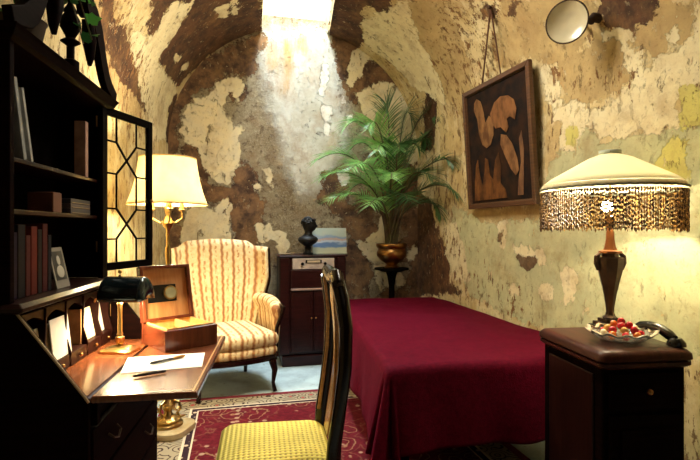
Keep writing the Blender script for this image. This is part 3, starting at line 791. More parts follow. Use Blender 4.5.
def frond(tip, height, nl=34, ll=.30, shaded=False, base_a=None):
    """arching frond from the pot to a tip offset, with two rows of leaflets"""
    tip = Vector(tip); b0 = Vector((rp.uniform(-.05,.05), rp.uniform(-.05,.03), 0))
    c1 = b0+Vector((tip.x*.12, tip.y*.12, height*.75)); c2 = Vector((tip.x*.55, tip.y*.55, height*1.12))
    def bz(t): return b0*(1-t)**3+c1*3*t*(1-t)**2+c2*3*t*t*(1-t)+tip*t**3
    bm = bm_new(); tube(bm, [inroom(bz(k/14)) for k in range(15)], [.009*(1-k/17)+.0015 for k in range(15)], 6)
    root_ = obj('stalk', bm, M_stem, None, smooth=True)
    bm = bm_new()
    for k in range(nl):
        t = .36+.64*k/(nl-1); p = bz(t); d = (bz(min(1, t+.02))-bz(t-.02)).normalized()
        side = d.cross(Vector((0,0,1)));
        if side.length < .1: side = Vector((1,0,0))
        side.normalize()
        l = ll*(.55+.45*math.sin(PI*min(1, (t-.33)/.67*.85+.12)))*(1 if t < .93 else .8)
        for sg in (-1, 1):
            dirv = (side*sg*.75+d*(.75+.5*(t-.36))+Vector((0,0,.30*rp.random()+.05))).normalized()
            w = .0062+.0016*rp.random(); l2 = l*rp.uniform(.88, 1.1)
            prev = None
            for q in range(6):
                s_ = q/5; pos = p+dirv*l2*s_+Vector((0,0,-.26*l2*s_*s_))
                pos = inroom(pos); ww = w*(1-s_**2)*(.5+.5*min(1, s_*6)) + .0004
                a_ = bm.verts.new(pos+d*ww); c_ = bm.verts.new(pos-Vector((0,0,ww*.35))); b_ = bm.verts.new(pos-d*ww)
                if prev: bm.faces.new((prev[0], a_, c_, prev[1])); bm.faces.new((prev[1], c_, b_, prev[2]))
                prev = (a_, c_, b_)
    fr = obj('frond', bm, ML2 if shaded else ML1, palm, smooth=True, angle=180)
    root_.parent = fr
def tipat(px, py, Z):
    return at(px, py, Z)-Vector(palm.location)
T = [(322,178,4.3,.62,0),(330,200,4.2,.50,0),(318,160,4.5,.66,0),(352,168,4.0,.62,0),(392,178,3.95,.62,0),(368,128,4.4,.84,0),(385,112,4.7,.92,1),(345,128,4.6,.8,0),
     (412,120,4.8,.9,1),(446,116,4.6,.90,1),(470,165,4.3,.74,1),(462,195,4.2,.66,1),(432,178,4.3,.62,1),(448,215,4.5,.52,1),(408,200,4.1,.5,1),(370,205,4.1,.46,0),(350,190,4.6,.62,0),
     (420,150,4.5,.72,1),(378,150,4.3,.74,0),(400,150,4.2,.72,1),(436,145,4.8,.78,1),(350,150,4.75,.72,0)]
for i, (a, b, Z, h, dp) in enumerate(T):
    tp = tipat(a, b, Z); frond(tp, max(h, tp.z+.12), shaded=bool(dp), nl=30 if h > .5 else 24, ll=.27+.05*rp.random())
for k in range(9):   # young canes and stems
    a = 2*PI*k/9; bm = bm_new(); tube(bm, [(.05*math.cos(a),.05*math.sin(a),0),(.07*math.cos(a),.06*math.sin(a),.2),tuple(inroom(Vector((.12*math.cos(a),.1*math.sin(a),.42))))], [.011,.008,.004], 6)
    obj('cane', bm, M_stem, palm, smooth=True)

# ------------------------------------------------------------------ radio cabinet and what stands on it
RX, RY, RZT = .395, 4.385, 1.02
rc = thing('radio_cabinet', 'dark mahogany radio cabinet with a pale dial panel against the back wall', 'cabinet', (RX, RY, 0))
RW, RD = .62, .33
bm = bm_new(); box2(bm, (0,.02,.10), (RW, RD, RZT-.02)); obj('body', bm, M_radio, rc, bevel=.012, seg=3)
bm = bm_new(); stack(bm, [(RZT-.0195, rrect(-.012,-.0,RW+.012,RD,.02)), (RZT-.012, rrect(-.018,-.006,RW+.018,RD,.02)), (RZT, rrect(-.01,.002,RW+.01,RD,.02))]); obj('top', bm, M_radio, rc, smooth=True)
bm = bm_new(); box2(bm, (.02,.0,.0), (RW-.02, RD-.02, .0995)); obj('plinth', bm, M_radio, rc, bevel=.01)
for xx in (.0, RW-.09):
    bm = bm_new(); box2(bm, (xx+.004,-.004,.11), (xx+.086,.0195,RZT-.025)); obj('pilaster', bm, M_radio, rc, bevel=.008, seg=3)
bm = bm_new(); box2(bm, (.115,-.004,RZT-.13), (RW-.115,.0195,RZT-.03)); dp = obj('dial_panel', bm, simple('pale_dial_plate', (.52,.46,.42), .3, c2=(.36,.30,.28), scale=8, coat=.4), rc, bevel=.004)
dp['label'] = 'pale dial panel with two knobs'
bm = bm_new(); box2(bm, (.235,-.012,RZT-.075), (.385,-.0045,RZT-.045)); obj('dial_window', bm, M_black, dp, bevel=.003)
bm = bm_new(); box2(bm, (.25,-.016,RZT-.07), (.37,-.0125,RZT-.05)); obj('dial_scale', bm, simple('dial_scale', (.5,.42,.30), .4), dp)
for xx in (.205, .415):
    bm = bm_new(); tube(bm, [(xx,-.004,RZT-.08),(xx,-.028,RZT-.08)], .014, 14); obj('knob', bm, M_blackp, dp, smooth=True)
bm = bm_new(); box2(bm, (.10,-.006,RZT-.30), (RW-.10,.0195,RZT-.135)); obj('drawer', bm, M_radio, rc, bevel=.006)
bm = bm_new(); box2(bm, (.10,-.018,RZT-.325), (RW-.10,.0195,RZT-.305)); obj('moulding', bm, simple('worn_moulding', (.30,.20,.17), .35), rc, bevel=.006)
for xx in (.10, .315):
    bm = bm_new(); box2(bm, (xx,-.002,.13), (xx+.205,.0195,RZT-.335)); d_ = obj('door', bm, M_radio, rc, bevel=.006)
    bm = bm_new(); box2(bm, (xx+.035,-.006,.17), (xx+.17,-.0025,RZT-.375)); obj('door_panel', bm, M_radio, d_, bevel=.003)
    bm = bm_new(); ball(bm, (xx+(.19 if xx < .2 else .015),-.012,.44), .009, n=10); obj('knob', bm, M_brass_d, d_, smooth=True)

# bust: plinth + head and shoulders grown as one skin
bp = on(308, 253, RZT)
M_bustm = simple('black_plaster', (.006,.006,.006), .5, spec=.3); bpos = at(308, 253, 4.50); 
bust = thing('bust', 'small black statue of a head and shoulders standing on the radio cabinet', 'statue', (bpos.x, bpos.y, RZT), math.radians(-20))
bust.scale = (1.1, 1.1, 1.06)
bm = bm_new(); lathe(bm, [(.042,0.0005),(.044,.012),(.03,.02),(.024,.045),(.03,.06),(.022,.07)], 20); obj('plinth', bm, M_bustm, bust, smooth=True)
bm = bm_new()
def bustf(u, v):
    a = 2*PI*u
    keys = [(.066,.018,.016,0),(.085,.05,.040,0),(.105,.085,.070,0),(.128,.098,.086,0),(.150,.088,.080,0),(.166,.056,.050,.0),(.178,.042,.036,.002),(.195,.034,.033,.004),(.212,.036,.039,.008),(.228,.040,.050,.012),(.250,.045,.058,.012),(.275,.047,.060,.008),(.300,.045,.057,.004),(.318,.034,.042,.002),(.328,.012,.014,0)]
    f = v*(len(keys)-1); i = min(int(f), len(keys)-2); t = f-i
    z, rx_, ry_, off = [keys[i][q]*(1-t)+keys[i+1][q]*t for q in range(4)]
    x = rx_*math.cos(a); y = ry_*math.sin(a)
    # face looks to local +x-ish: nose, brow, chin
    return Vector((off+y*1.0, x, z))
V = grid(bm, bustf, 40, 44, closed_u=True)
for v in bm.verts:
    x, y, z = v.co
    if z > .205 and x > .02:
        w = math.exp(-(y/.011)**2)
        v.co.x += .016*w*math.exp(-((z-.252)/.012)**2)      # nose
        v.co.x += .007*math.exp(-(y/.02)**2)*math.exp(-((z-.218)/.009)**2)   # chin
        v.co.x += .005*math.exp(-(y/.03)**2)*math.exp(-((z-.279)/.008)**2)   # brow
        v.co.x -= .008*(math.exp(-((y-.017)/.009)**2)+math.exp(-((y+.017)/.009)**2))*math.exp(-((z-.266)/.007)**2)  # eyes
        v.co.x += .004*math.exp(-(y/.014)**2)*math.exp(-((z-.233)/.004)**2)   # mouth
bmesh.ops.holes_fill(bm, edges=[e for e in bm.edges if e.is_boundary])
for sg in (-1, 1): ball(bm, (.0, sg*.046, .258), .012, (.8,.4,1.3), 10)
obj('figure', bm, M_bustm, bust, smooth=True, angle=180)
bm = bm_new()
rh = random.Random(4)
for k in range(46):
    a = rh.uniform(.9, 2*PI-.9); e = rh.uniform(-.1, 1.5)
    ball(bm, (.004+.056*math.cos(a)*math.cos(e), .046*math.sin(a)*math.cos(e), .275+.052*math.sin(e)), .012, n=8)
for k in range(8): ball(bm, (.048+.006*math.sin(k*2), -.03+.0085*k, .302+.006*math.cos(k*1.7)), .011, n=8)
obj('hair', bm, M_bustm, bust, smooth=True)

# small landscape canvas leaning against the wall
cb = at(330, 254, 4.60)
can = thing('small_painting', 'small unframed blue and cream seascape leaning against the wall on the radio cabinet', 'painting', (cb.x+.005, cb.y+.035, RZT+.002), math.radians(-4))
m, nt, out = newmat('seascape_paint'); p = N(nt, 'ShaderNodeBsdfPrincipled'); L(nt, p.outputs[0], out.inputs[0]); p.inputs['Roughness'].default_value = .5
tc = N(nt, 'ShaderNodeTexCoord').outputs['Object']; sp = N(nt, 'ShaderNodeSeparateXYZ'); L(nt, tc, sp.inputs[0])
nzz = noise(nt, 9, 4, .6, vec=tc, stretch=(.6,1,1.6)); zz = math_n(nt, 'ADD', sp.outputs[2], math_n(nt, 'MULTIPLY', math_n(nt, 'SUBTRACT', nzz, .5), .10))
k = mix(nt, step(nt, zz, .05, .07), (.45,.47,.34), (.10,.19,.38)); k = mix(nt, step(nt, zz, .09, .11), k, (.42,.50,.62)); k = mix(nt, step(nt, zz, .12, .125), k, (.45,.34,.32)); k = mix(nt, step(nt, zz, .145, .15), k, (.22,.32,.46))
k = mix(nt, step(nt, zz, .155, .18), k, (.42,.50,.44)); L(nt, k, p.inputs['Base Color'])
tilt = math.radians(-9)
Mt = xf((0,0,0), (tilt,0,0))
bm = bm_new(); box(bm, (0,0,.125), (.33,.004,.25)); bmesh.ops.transform(bm, matrix=Mt, verts=bm.verts); o = obj('picture_face', bm, m, can)
bm = bm_new(); box(bm, (0,.011,.125), (.328,.017,.248)); bmesh.ops.transform(bm, matrix=Mt, verts=bm.verts); obj('stretcher', bm, M_paper_y, can)
cd = at(284, 254, 4.5)
o = bm_new(); lathe(o, [(.04,0.0005),(.05,.003),(.056,.01),(.05,.009),(.035,.005),(.001,.005)], 24)
o = obj('saucer', o, simple('tan_dish', (.34,.24,.13), .4), smooth=True); o.location = (RX+.058, RY+.10, RZT)
tag(o, 'small tan dish on the left end of the radio cabinet', 'dish')

# ------------------------------------------------------------------ wing armchair
m, nt, out = newmat('striped_damask'); p = N(nt, 'ShaderNodeBsdfPrincipled'); L(nt, p.outputs[0], out.inputs[0]); p.inputs['Roughness'].default_value = .7
at1 = N(nt, 'ShaderNodeAttribute'); at1.attribute_name = 'across'; at2 = N(nt, 'ShaderNodeAttribute'); at2.attribute_name = 'along'
wv = math_n(nt, 'ADD', at1.outputs['Fac'], math_n(nt, 'MULTIPLY', math_n(nt, 'SINE', math_n(nt, 'MULTIPLY', at2.outputs['Fac'], 95)), .0025))
f1 = math_n(nt, 'FRACT', math_n(nt, 'MULTIPLY', wv, 1/.088))
def bandf(lo, hi): return math_n(nt, 'MULTIPLY', math_n(nt, 'GREATER_THAN', f1, lo), math_n(nt, 'LESS_THAN', f1, hi))
fl = noise(nt, 34, 3, .6)
k = mix(nt, step(nt, fl, .4, .6), (.80,.66,.38), (.72,.56,.29))
k = mix(nt, bandf(.12, .42), k, mix(nt, step(nt, noise(nt, 60, 3, .6), .42, .56), (.50,.24,.07), (.62,.38,.15)))
k = mix(nt, bandf(.20, .34), k, (.34,.14,.045)); k = mix(nt, math_n(nt, 'MULTIPLY', bandf(.62, .80), step(nt, noise(nt, 26, 3, .6), .45, .55)), k, (.50,.27,.10))
L(nt, k, p.inputs['Base Color'])
bmp = N(nt, 'ShaderNodeBump'); bmp.inputs['Strength'].default_value = .3; bmp.inputs['Distance'].default_value = .006; L(nt, noise(nt, 60, 4, .6), bmp.inputs['Height']); L(nt, bmp.outputs[0], p.inputs['Normal'])
M_damask = m
def stripes(o, fa, fb):
    for nm, f in (('across', fa), ('along', fb)):
        a = o.data.attributes.new(nm, 'FLOAT', 'POINT'); a.data.foreach_set('value', [f(v.co) for v in o.data.vertices])
ap = at(227, 300, 3.86)
arm = thing('wing_armchair', 'cream and gold striped wing armchair standing against the back wall behind the desk', 'armchair', (ap.x, ap.y, 0), math.radians(14))
def plan(sc=1, front=-.33, w=.31, wb=.25, back=.27, n=40):
    pts = []
    for k in range(12): t = k/11; x = -w+2*w*t; pts.append((x*sc, (front-.05*math.cos((t-.5)*PI))*sc))
    for k in range(1, 8): t = k/8; pts.append(((w+(wb-w)*t)*sc, (front+(back-front)*t)*sc))
    for k in range(8): t = k/7; pts.append(((wb-2*wb*t)*sc, back*sc))
    for k in range(1, 8): t = k/8; pts.append(((-wb+(wb-w)*t*-1*-1)*sc if False else (-(wb+(w-wb)*t))*sc, (back+(front-back)*t)*sc))
    return pts
def loft(bm, levels):
    return stack(bm, levels)
bm = bm_new(); loft(bm, [(.245, plan(.97)), (.25, plan(1.0)), (.285, plan(1.01)), (.29, plan(.98))]); obj('seat_rail', bm, M_chairwood, arm, smooth=True, angle=50)
bm = bm_new(); loft(bm, [(.2905, plan(.97)), (.30, plan(1.0)), (.345, plan(1.0)), (.36, plan(.96))]); o = obj('seat_deck', bm, M_damask, arm, smooth=True, angle=60); stripes(o, lambda c: c.x, lambda c: c.y+c.z)
bm = bm_new(); loft(bm, [(.361, plan(.93)), (.368, plan(.985)), (.39, plan(1.02)), (.43, plan(1.02)), (.455, plan(.985)), (.468, plan(.90)), (.476, plan(.7)), (.480, plan(.4)), (.481, plan(.1))]); o = obj('seat_cushion', bm, M_damask, arm, smooth=True, angle=80); stripes(o, lambda c: c.x, lambda c: c.y+c.z)
for sx in (-1, 1):
    bm = bm_new(); tube(bm, [(sx*.27,-.33,.25),(sx*.285,-.345,.18),(sx*.275,-.335,.08),(sx*.285,-.35,.014)], [.03,.024,.014,.018], 8); obj('leg', bm, M_chairwood, arm, smooth=True)
    bm = bm_new(); tube(bm, [(sx*.22,.24,.25),(sx*.225,.27,.12),(sx*.235,.31,.001)], [.024,.02,.015], 8); obj('leg', bm, M_chairwood, arm, smooth=True)
def top_z(u):
    a = abs(u)
    if a < .62: return 1.155+.018*math.cos(a/.62*PI/2)
    if a < .76: return 1.155-.045*(a-.62)/.14
    return 1.11-.01*(a-.76)/.24
def backsurf(u, v, front=True):
    uu = -1+2*u; z0 = .38; z = z0+(top_z(uu)-z0)*v
    wid = .29+.115*min(1, v*1.6)+.02*v
    x = uu*wid; a = abs(uu)
    y = .24+.13*v - (.17*max(0, (a-.66)/.34)**1.4*(.35+.65*min(1, v*1.5)))
    x *= 1-.05*max(0, (a-.8)/.2)
    chan = .012*abs(math.cos(uu*PI*4.5))**.7
    t = .045*math.sqrt(max(0, 1-max(0, (v-.92)/.08)**2))*math.sqrt(max(0.02, 1-max(0, (a-.93)/.07)**2))
    nx_ = .5*max(0, (a-.7)/.3)*(1 if uu < 0 else -1)
    return Vector((x+(nx_*t if front else -nx_*t), y-(t+chan*min(1, v*4) if front else -t), z))
bm = bm_new(); nu, nv = 72, 34
F_ = [[bm.verts.new(backsurf(i/(nu-1), j/(nv-1), True)) for j in range(nv)] for i in range(nu)]
B_ = [[bm.verts.new(backsurf(i/(nu-1), j/(nv-1), False)) for j in range(nv)] for i in range(nu)]
for i in range(nu-1):
    for j in range(nv-1):
        bm.faces.new((F_[i][j], F_[i+1][j], F_[i+1][j+1], F_[i][j+1])); bm.faces.new((B_[i+1][j], B_[i][j], B_[i][j+1], B_[i+1][j+1]))
    bm.faces.new((F_[i][nv-1], F_[i+1][nv-1], B_[i+1][nv-1], B_[i][nv-1])); bm.faces.new((F_[i+1][0], F_[i][0], B_[i][0], B_[i+1][0]))
for j in range(nv-1):
    bm.faces.new((F_[0][j+1], B_[0][j+1], B_[0][j], F_[0][j])); bm.faces.new((F_[nu-1][j], B_[nu-1][j], B_[nu-1][j+1], F_[nu-1][j+1]))
o = obj('backrest', bm, M_damask, arm, smooth=True, angle=80)
stripes(o, lambda c: c.x/(.27+.085*min(1, max(0,(c.z-.38)/.77)*1.6)+.015*(c.z-.38)/.77)*.335, lambda c: c.z)
for sx in (-1, 1):
    pts = []
    for k in range(12):
        v = .25+.75*k/11; p_ = backsurf(1 if sx > 0 else 0, v, False); pts.append((p_.x+sx*.006, p_.y-.01, p_.z-.01))
    bm = bm_new(); tube(bm, pts, .011, 8); obj('back_frame', bm, M_chairwood, arm, smooth=True)
    def armf(u, v, sx=sx):
        a = 2*PI*u; y = .20-.46*v; 
        x0 = .315+.035*math.sin(v*PI*.9)+.01*v; z0 = .655-.04*v+.02*math.sin(v*PI)
        w_ = .052; h_ = .052
        # hanging inner panel: stretch the lower half of the section down to the seat
        cx, cz = math.cos(a)*w_, math.sin(a)*h_
        if cz < 0: cz *= 5.2; cx *= .62
        end = math.sqrt(max(.03, 1-max(0, (v-.9)/.1)**2))
        return Vector((sx*(x0+cx*end), y-.02*end*(0), z0+cz*(end if cz > 0 else 1)))
    bm = bm_new(); V = grid(bm, armf, 28, 22, closed_u=True)
    bmesh.ops.holes_fill(bm, edges=[e for e in bm.edges if e.is_boundary])
    o = obj('armrest', bm, M_damask, arm, smooth=True, angle=80); stripes(o, lambda c: c.y+c.x*.3, lambda c: c.z)
    bm = bm_new(); tube(bm, [(sx*.355,-.262,.675),(sx*.372,-.285,.64),(sx*.36,-.285,.58),(sx*.325,-.27,.48),(sx*.315,-.285,.38),(sx*.30,-.33,.27)], [.012,.022,.018,.015,.016,.02], 8); obj('arm_support', bm, M_chairwood, arm, smooth=True)

# ------------------------------------------------------------------ side chair in the foreground
sp_ = Vector(at(274, 400, 1.79)); 
ch = thing('side_chair', 'dark wooden side chair with yellow woven seat in the foreground, seen edge on', 'chair', (sp_.x, sp_.y, .013), math.radians(-93))
m, nt, out = newmat('yellow_woven_seat'); p = N(nt, 'ShaderNodeBsdfPrincipled'); L(nt, p.outputs[0], out.inputs[0]); p.inputs['Roughness'].default_value = .75
tc = N(nt, 'ShaderNodeTexCoord').outputs['Object']; sp = N(nt, 'ShaderNodeSeparateXYZ'); L(nt, tc, sp.inputs[0])
u_ = math_n(nt, 'SINE', math_n(nt, 'MULTIPLY', math_n(nt, 'ADD', sp.outputs[0], sp.outputs[1]), 2*PI/.036)); v_ = math_n(nt, 'SINE', math_n(nt, 'MULTIPLY', math_n(nt, 'SUBTRACT', sp.outputs[0], sp.outputs[1]), 2*PI/.036))
dot = math_n(nt, 'MULTIPLY', u_, v_)
k = mix(nt, step(nt, dot, .3, .7), (.84,.68,.12), (.40,.26,.04)); L(nt, k, p.inputs['Base Color'])
bmp = N(nt, 'ShaderNodeBump'); bmp.invert = True; bmp.inputs['Strength'].default_value = .6; bmp.inputs['Distance'].default_value = .006; L(nt, dot, bmp.inputs['Height']); L(nt, bmp.outputs[0], p.inputs['Normal'])
def seatplan(k, ins=0):
    pts = rrect(-.215+ins, -.20+ins, .215-ins, .20-ins, .05)
    return [(x*(1-.10*(y+.2)/.4), y) for x, y in pts]
SHT = .45
bm = bm_new(); stack(bm, [(SHT-.05, seatplan(0,.006)), (SHT-.045, seatplan(0,0)), (SHT-.02, seatplan(0,-.003)), (SHT-.004, seatplan(0,.012)), (SHT+.006, seatplan(0,.04)), (SHT+.012, seatplan(0,.09)), (SHT+.014, seatplan(0,.15))]); o = obj('seat', bm, m, ch, smooth=True, angle=70)
bm = bm_new(); stack(bm, [(SHT-.10, seatplan(0,.004)), (SHT-.0505, seatplan(0,.004))]); obj('seat_rail', bm, M_chairwood, ch, bevel=.004)
def postpts(sx):
    return [(sx*.165,.235,.001),(sx*.17,.215,.2),(sx*.175,.195,.40),(sx*.180,.20,.50),(sx*.185,.218,.62),(sx*.188,.236,.76),(sx*.180,.240,.90),(sx*.168,.228,1.0),(sx*.145,.218,1.055)]
for sx in (-1, 1):
    bm = bm_new(); tube(bm, postpts(sx), [.02,.02,.023,.022,.020,.021,.022,.023,.022], 12, 1.15); obj('back_post', bm, M_chairwood, ch, smooth=True)
    bm = bm_new(); tube(bm, [(sx*.185,-.17,SHT-.06),(sx*.195,-.18,.28),(sx*.19,-.175,.12),(sx*.195,-.19,.001)], [.026,.021,.014,.018], 10); obj('leg', bm, M_chairwood, ch, smooth=True)
bm = bm_new(); tube(bm, [(.165,.222,1.03),(.12,.218,1.075),(.06,.219,1.07),(0,.221,1.055),(-.06,.219,1.07),(-.12,.218,1.075),(-.165,.222,1.03)], [.02,.024,.026,.026,.026,.024,.02], 12, 1.0); obj('top_rail', bm, M_chairwood, ch, smooth=True)
def splat(u, v):
    z = .47+.575*v; w = .035+.018*math.sin(v*PI*2.3+.6)
    yb = .208+.034*math.sin(min(1, v*1.15)*PI*.75)
    return Vector(((-1+2*u)*w, yb-.008, z))
bm = bm_new(); grid(bm, splat, 8, 24); obj('splat', bm, M_amberwood, ch, smooth=True, solid=.014)
bm = bm_new()
for sx in (-1, 1): tube(bm, [(sx*(p_[0]*sx-.019), p_[1]-.013, p_[2]) for p_ in postpts(sx)[3:]], .007, 8)
obj('inlay', bm, M_amberwood, ch, smooth=True)
bm = bm_new(); tube(bm, [(-.17,.21,.25),(.17,.21,.25)], .012, 8); obj('stretcher', bm, M_chairwood, ch, smooth=True)
# ------------------------------------------------------------------ secretary desk with bookcase
SO = Vector((-.433, 1.60, 0)); SA = -math.atan(.0875)
ca, sa = math.cos(SA), math.sin(SA)
def s_loc(w): v = Vector(w)-SO; return Vector((v.x*ca+v.y*sa, -v.x*sa+v.y*ca, v.z))
def s_world(p): return SO+Vector((p[0]*ca-p[1]*sa, p[0]*sa+p[1]*ca, p[2]))
def sec(px, py, xp):
    """point of the desk's own frame seen at a pixel, lying in the plane x = xp"""
    o_ = s_loc((0,0,CH)); d = s_loc(SO+at(px, py, 1.0)-Vector((0,0,CH))); t = (xp-o_.x)/d.x
    return o_+d*t
SD, SW = .43, .84
DZ = .74
sd = thing('secretary_desk', 'tall dark mahogany secretary desk with bookcase top and lowered writing leaf on the left', 'desk', SO, SA)
for nm, y0 in (('side_panel', 0), ('side_panel', SW-.022)):
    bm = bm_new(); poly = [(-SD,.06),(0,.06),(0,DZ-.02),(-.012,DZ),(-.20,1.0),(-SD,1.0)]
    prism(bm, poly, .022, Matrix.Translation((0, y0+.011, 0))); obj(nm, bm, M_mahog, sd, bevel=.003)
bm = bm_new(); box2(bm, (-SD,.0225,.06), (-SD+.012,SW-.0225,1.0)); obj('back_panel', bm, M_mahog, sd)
bm = bm_new(); box2(bm, (-SD-.0,-.01,.013), (.012,SW+.01,.0595)); obj('plinth', bm, M_mahog, sd, bevel=.01, seg=3)
bm = bm_new(); box2(bm, (-SD+.0125,.0225,DZ-.03), (-.012,SW-.0225,DZ-.001)); obj('desk_floor', bm, M_desk, sd)
bm = bm_new(); stack(bm, [(1.0005, rrect(-SD,-.012,-.185,SW+.012,.006)), (1.008, rrect(-SD,-.022,-.172,SW+.022,.006)), (1.018, rrect(-SD,-.022,-.172,SW+.022,.006)), (1.03, rrect(-SD,-.008,-.186,SW+.008,.006))]); obj('ledge', bm, M_mahog_h, sd, smooth=True, angle=30)
bm = bm_new(); tube(bm, [(.001,.002,DZ-.015),(-.011,.002,DZ+.003),(-.199,.002,1.0)], .004, 6); obj('edge_highlight', bm, simple('lit_pale_edge', (.34,.24,.14), .5), sd)  # added pale strip: light caught on the slanted edge, put into the colour
# writing leaf
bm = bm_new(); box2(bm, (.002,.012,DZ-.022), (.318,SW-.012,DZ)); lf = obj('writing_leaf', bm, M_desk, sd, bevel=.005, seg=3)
bm = bm_new(); box2(bm, (.30,.02,DZ+.0002), (.306,SW-.02,DZ+.0008)); box2(bm, (.03,.03,DZ+.0002), (.30,.036,DZ+.0008)); box2(bm, (.03,SW-.036,DZ+.0002), (.30,SW-.03,DZ+.0008)); obj('inlay_line', bm, simple('pale_inlay', (.50,.30,.12), .3), lf)
for yy in (.04, SW-.07):
    bm = bm_new(); box2(bm, (-.05,yy,DZ-.10), (.012,yy+.03,DZ-.0225)); obj('leaf_support', bm, M_mahog, sd, bevel=.003)
for k, (z0, z1) in enumerate(((.08,.28),(.29,.46),(.47,.63))):
    bm = bm_new(); box2(bm, (-.018,.03,z0), (.004,SW-.03,z1)); dr = obj('drawer', bm, M_mahog, sd, bevel=.004)
    for yy in (.20, SW-.20):
        bm = bm_new(); tube(bm, [(.006,yy-.04,(z0+z1)/2+.015),(.022,yy-.035,(z0+z1)/2),(.026,yy,(z0+z1)/2-.012),(.022,yy+.035,(z0+z1)/2),(.006,yy+.04,(z0+z1)/2+.015)], .004, 6); obj('handle', bm, M_bronze, dr, smooth=True)
bm = bm_new(); box2(bm, (-.03,.0225,.06), (-.0185,SW-.0225,DZ-.031)); obj('front_board', bm, M_mahog, sd)
# pigeonholes
bm = bm_new(); box2(bm, (-SD+.0125,.0225,DZ+.0), (-.36,SW-.0225,.985)); obj('pigeonhole_back', bm, M_pigeon, sd)
ydiv = [.024, .20, .36, .52, .68, .805]
for yy in ydiv:
    bm = bm_new(); prism(bm, [(-.36,DZ),(-.20,DZ),(-.19,DZ+.05),(-.21,DZ+.12),(-.205,.985),(-.36,.985)], .009, Matrix.Translation((0,yy+.0045,0))); obj('divider', bm, M_pigeon, sd, bevel=.002)
bm = bm_new()
def drawer_front(y0, y1): box2(bm, (-.355,y0,DZ+.001), (-.193,y1,DZ+.048))
for a, b in zip(ydiv, ydiv[1:]):
    bm = bm_new(); n = 12; pts = []
    box2(bm, (-.355,a+.0105,DZ+.001), (-.195,b-.001,DZ+.05)); dd_ = obj('small_drawer', bm, M_pigeon, sd, bevel=.003)
    bm = bm_new(); ball(bm, (-.188,(a+b)/2+.005,DZ+.026), .007, n=10); obj('knob', bm, M_brass_d, dd_, smooth=True)
    bm = bm_new(); top = [(a+.0105,.985),(b-.001,.985)]; arc = [(b-.001-(b-a-.0115)*k/n, .945+.022*math.sin(PI*k/n)) for k in range(n+1)]
    vs = [(y,z) for y,z in top+arc]
    A = [bm.verts.new((-.212,y,z)) for y,z in vs]; B = [bm.verts.new((-.222,y,z)) for y,z in vs]
    bm.faces.new(A); bm.faces.new(list(reversed(B)))
    for k in range(len(A)): bm.faces.new((A[k], B[k], B[(k+1) % len(A)], A[(k+1) % len(A)]))
    obj('valance', bm, M_pigeon, sd)
# bookcase
BF = -.222; BT = 1.845
for y0 in (0, SW-.022):
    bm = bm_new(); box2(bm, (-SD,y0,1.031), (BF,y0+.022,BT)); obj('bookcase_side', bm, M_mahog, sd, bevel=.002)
bm = bm_new(); box2(bm, (BF-.02,SW-.075,1.031), (BF+.004,SW-.0225,BT)); obj('stile', bm, M_black, sd, bevel=.003)
bm = bm_new(); box2(bm, (BF-.004,-.002,1.031), (BF+.006,.024,BT)); obj('stile', bm, M_mahog, sd, bevel=.003)
bm = bm_new(); box2(bm, (-SD,.0225,1.031), (-SD+.01,SW-.0225,BT)); obj('bookcase_back', bm, M_black, sd)
for z in (1.315, 1.478):
    bm = bm_new(); box2(bm, (-SD+.0105,.0225,z-.014), (BF-.022,SW-.0225,z)); obj('shelf', bm, M_mahog_h, sd, bevel=.002)
bm = bm_new(); box2(bm, (-SD,-.002,BT+.0005), (BF+.004,SW+.002,BT+.02)); obj('bookcase_top', bm, M_mahog, sd)
bm = bm_new(); stack(bm, [(BT-.03, [( -SD,-.004),(BF+.008,-.004),(BF+.008,SW+.004),(-SD,SW+.004)]), (BT-.02, [(-SD,-.02),(BF+.024,-.02),(BF+.024,SW+.02),(-SD,SW+.02)]), (BT+.0, [(-SD,-.028),(BF+.034,-.028),(BF+.034,SW+.028),(-SD,SW+.028)]), (BT+.012, [(-SD,-.036),(BF+.042,-.036),(BF+.042,SW+.036),(-SD,SW+.036)])])
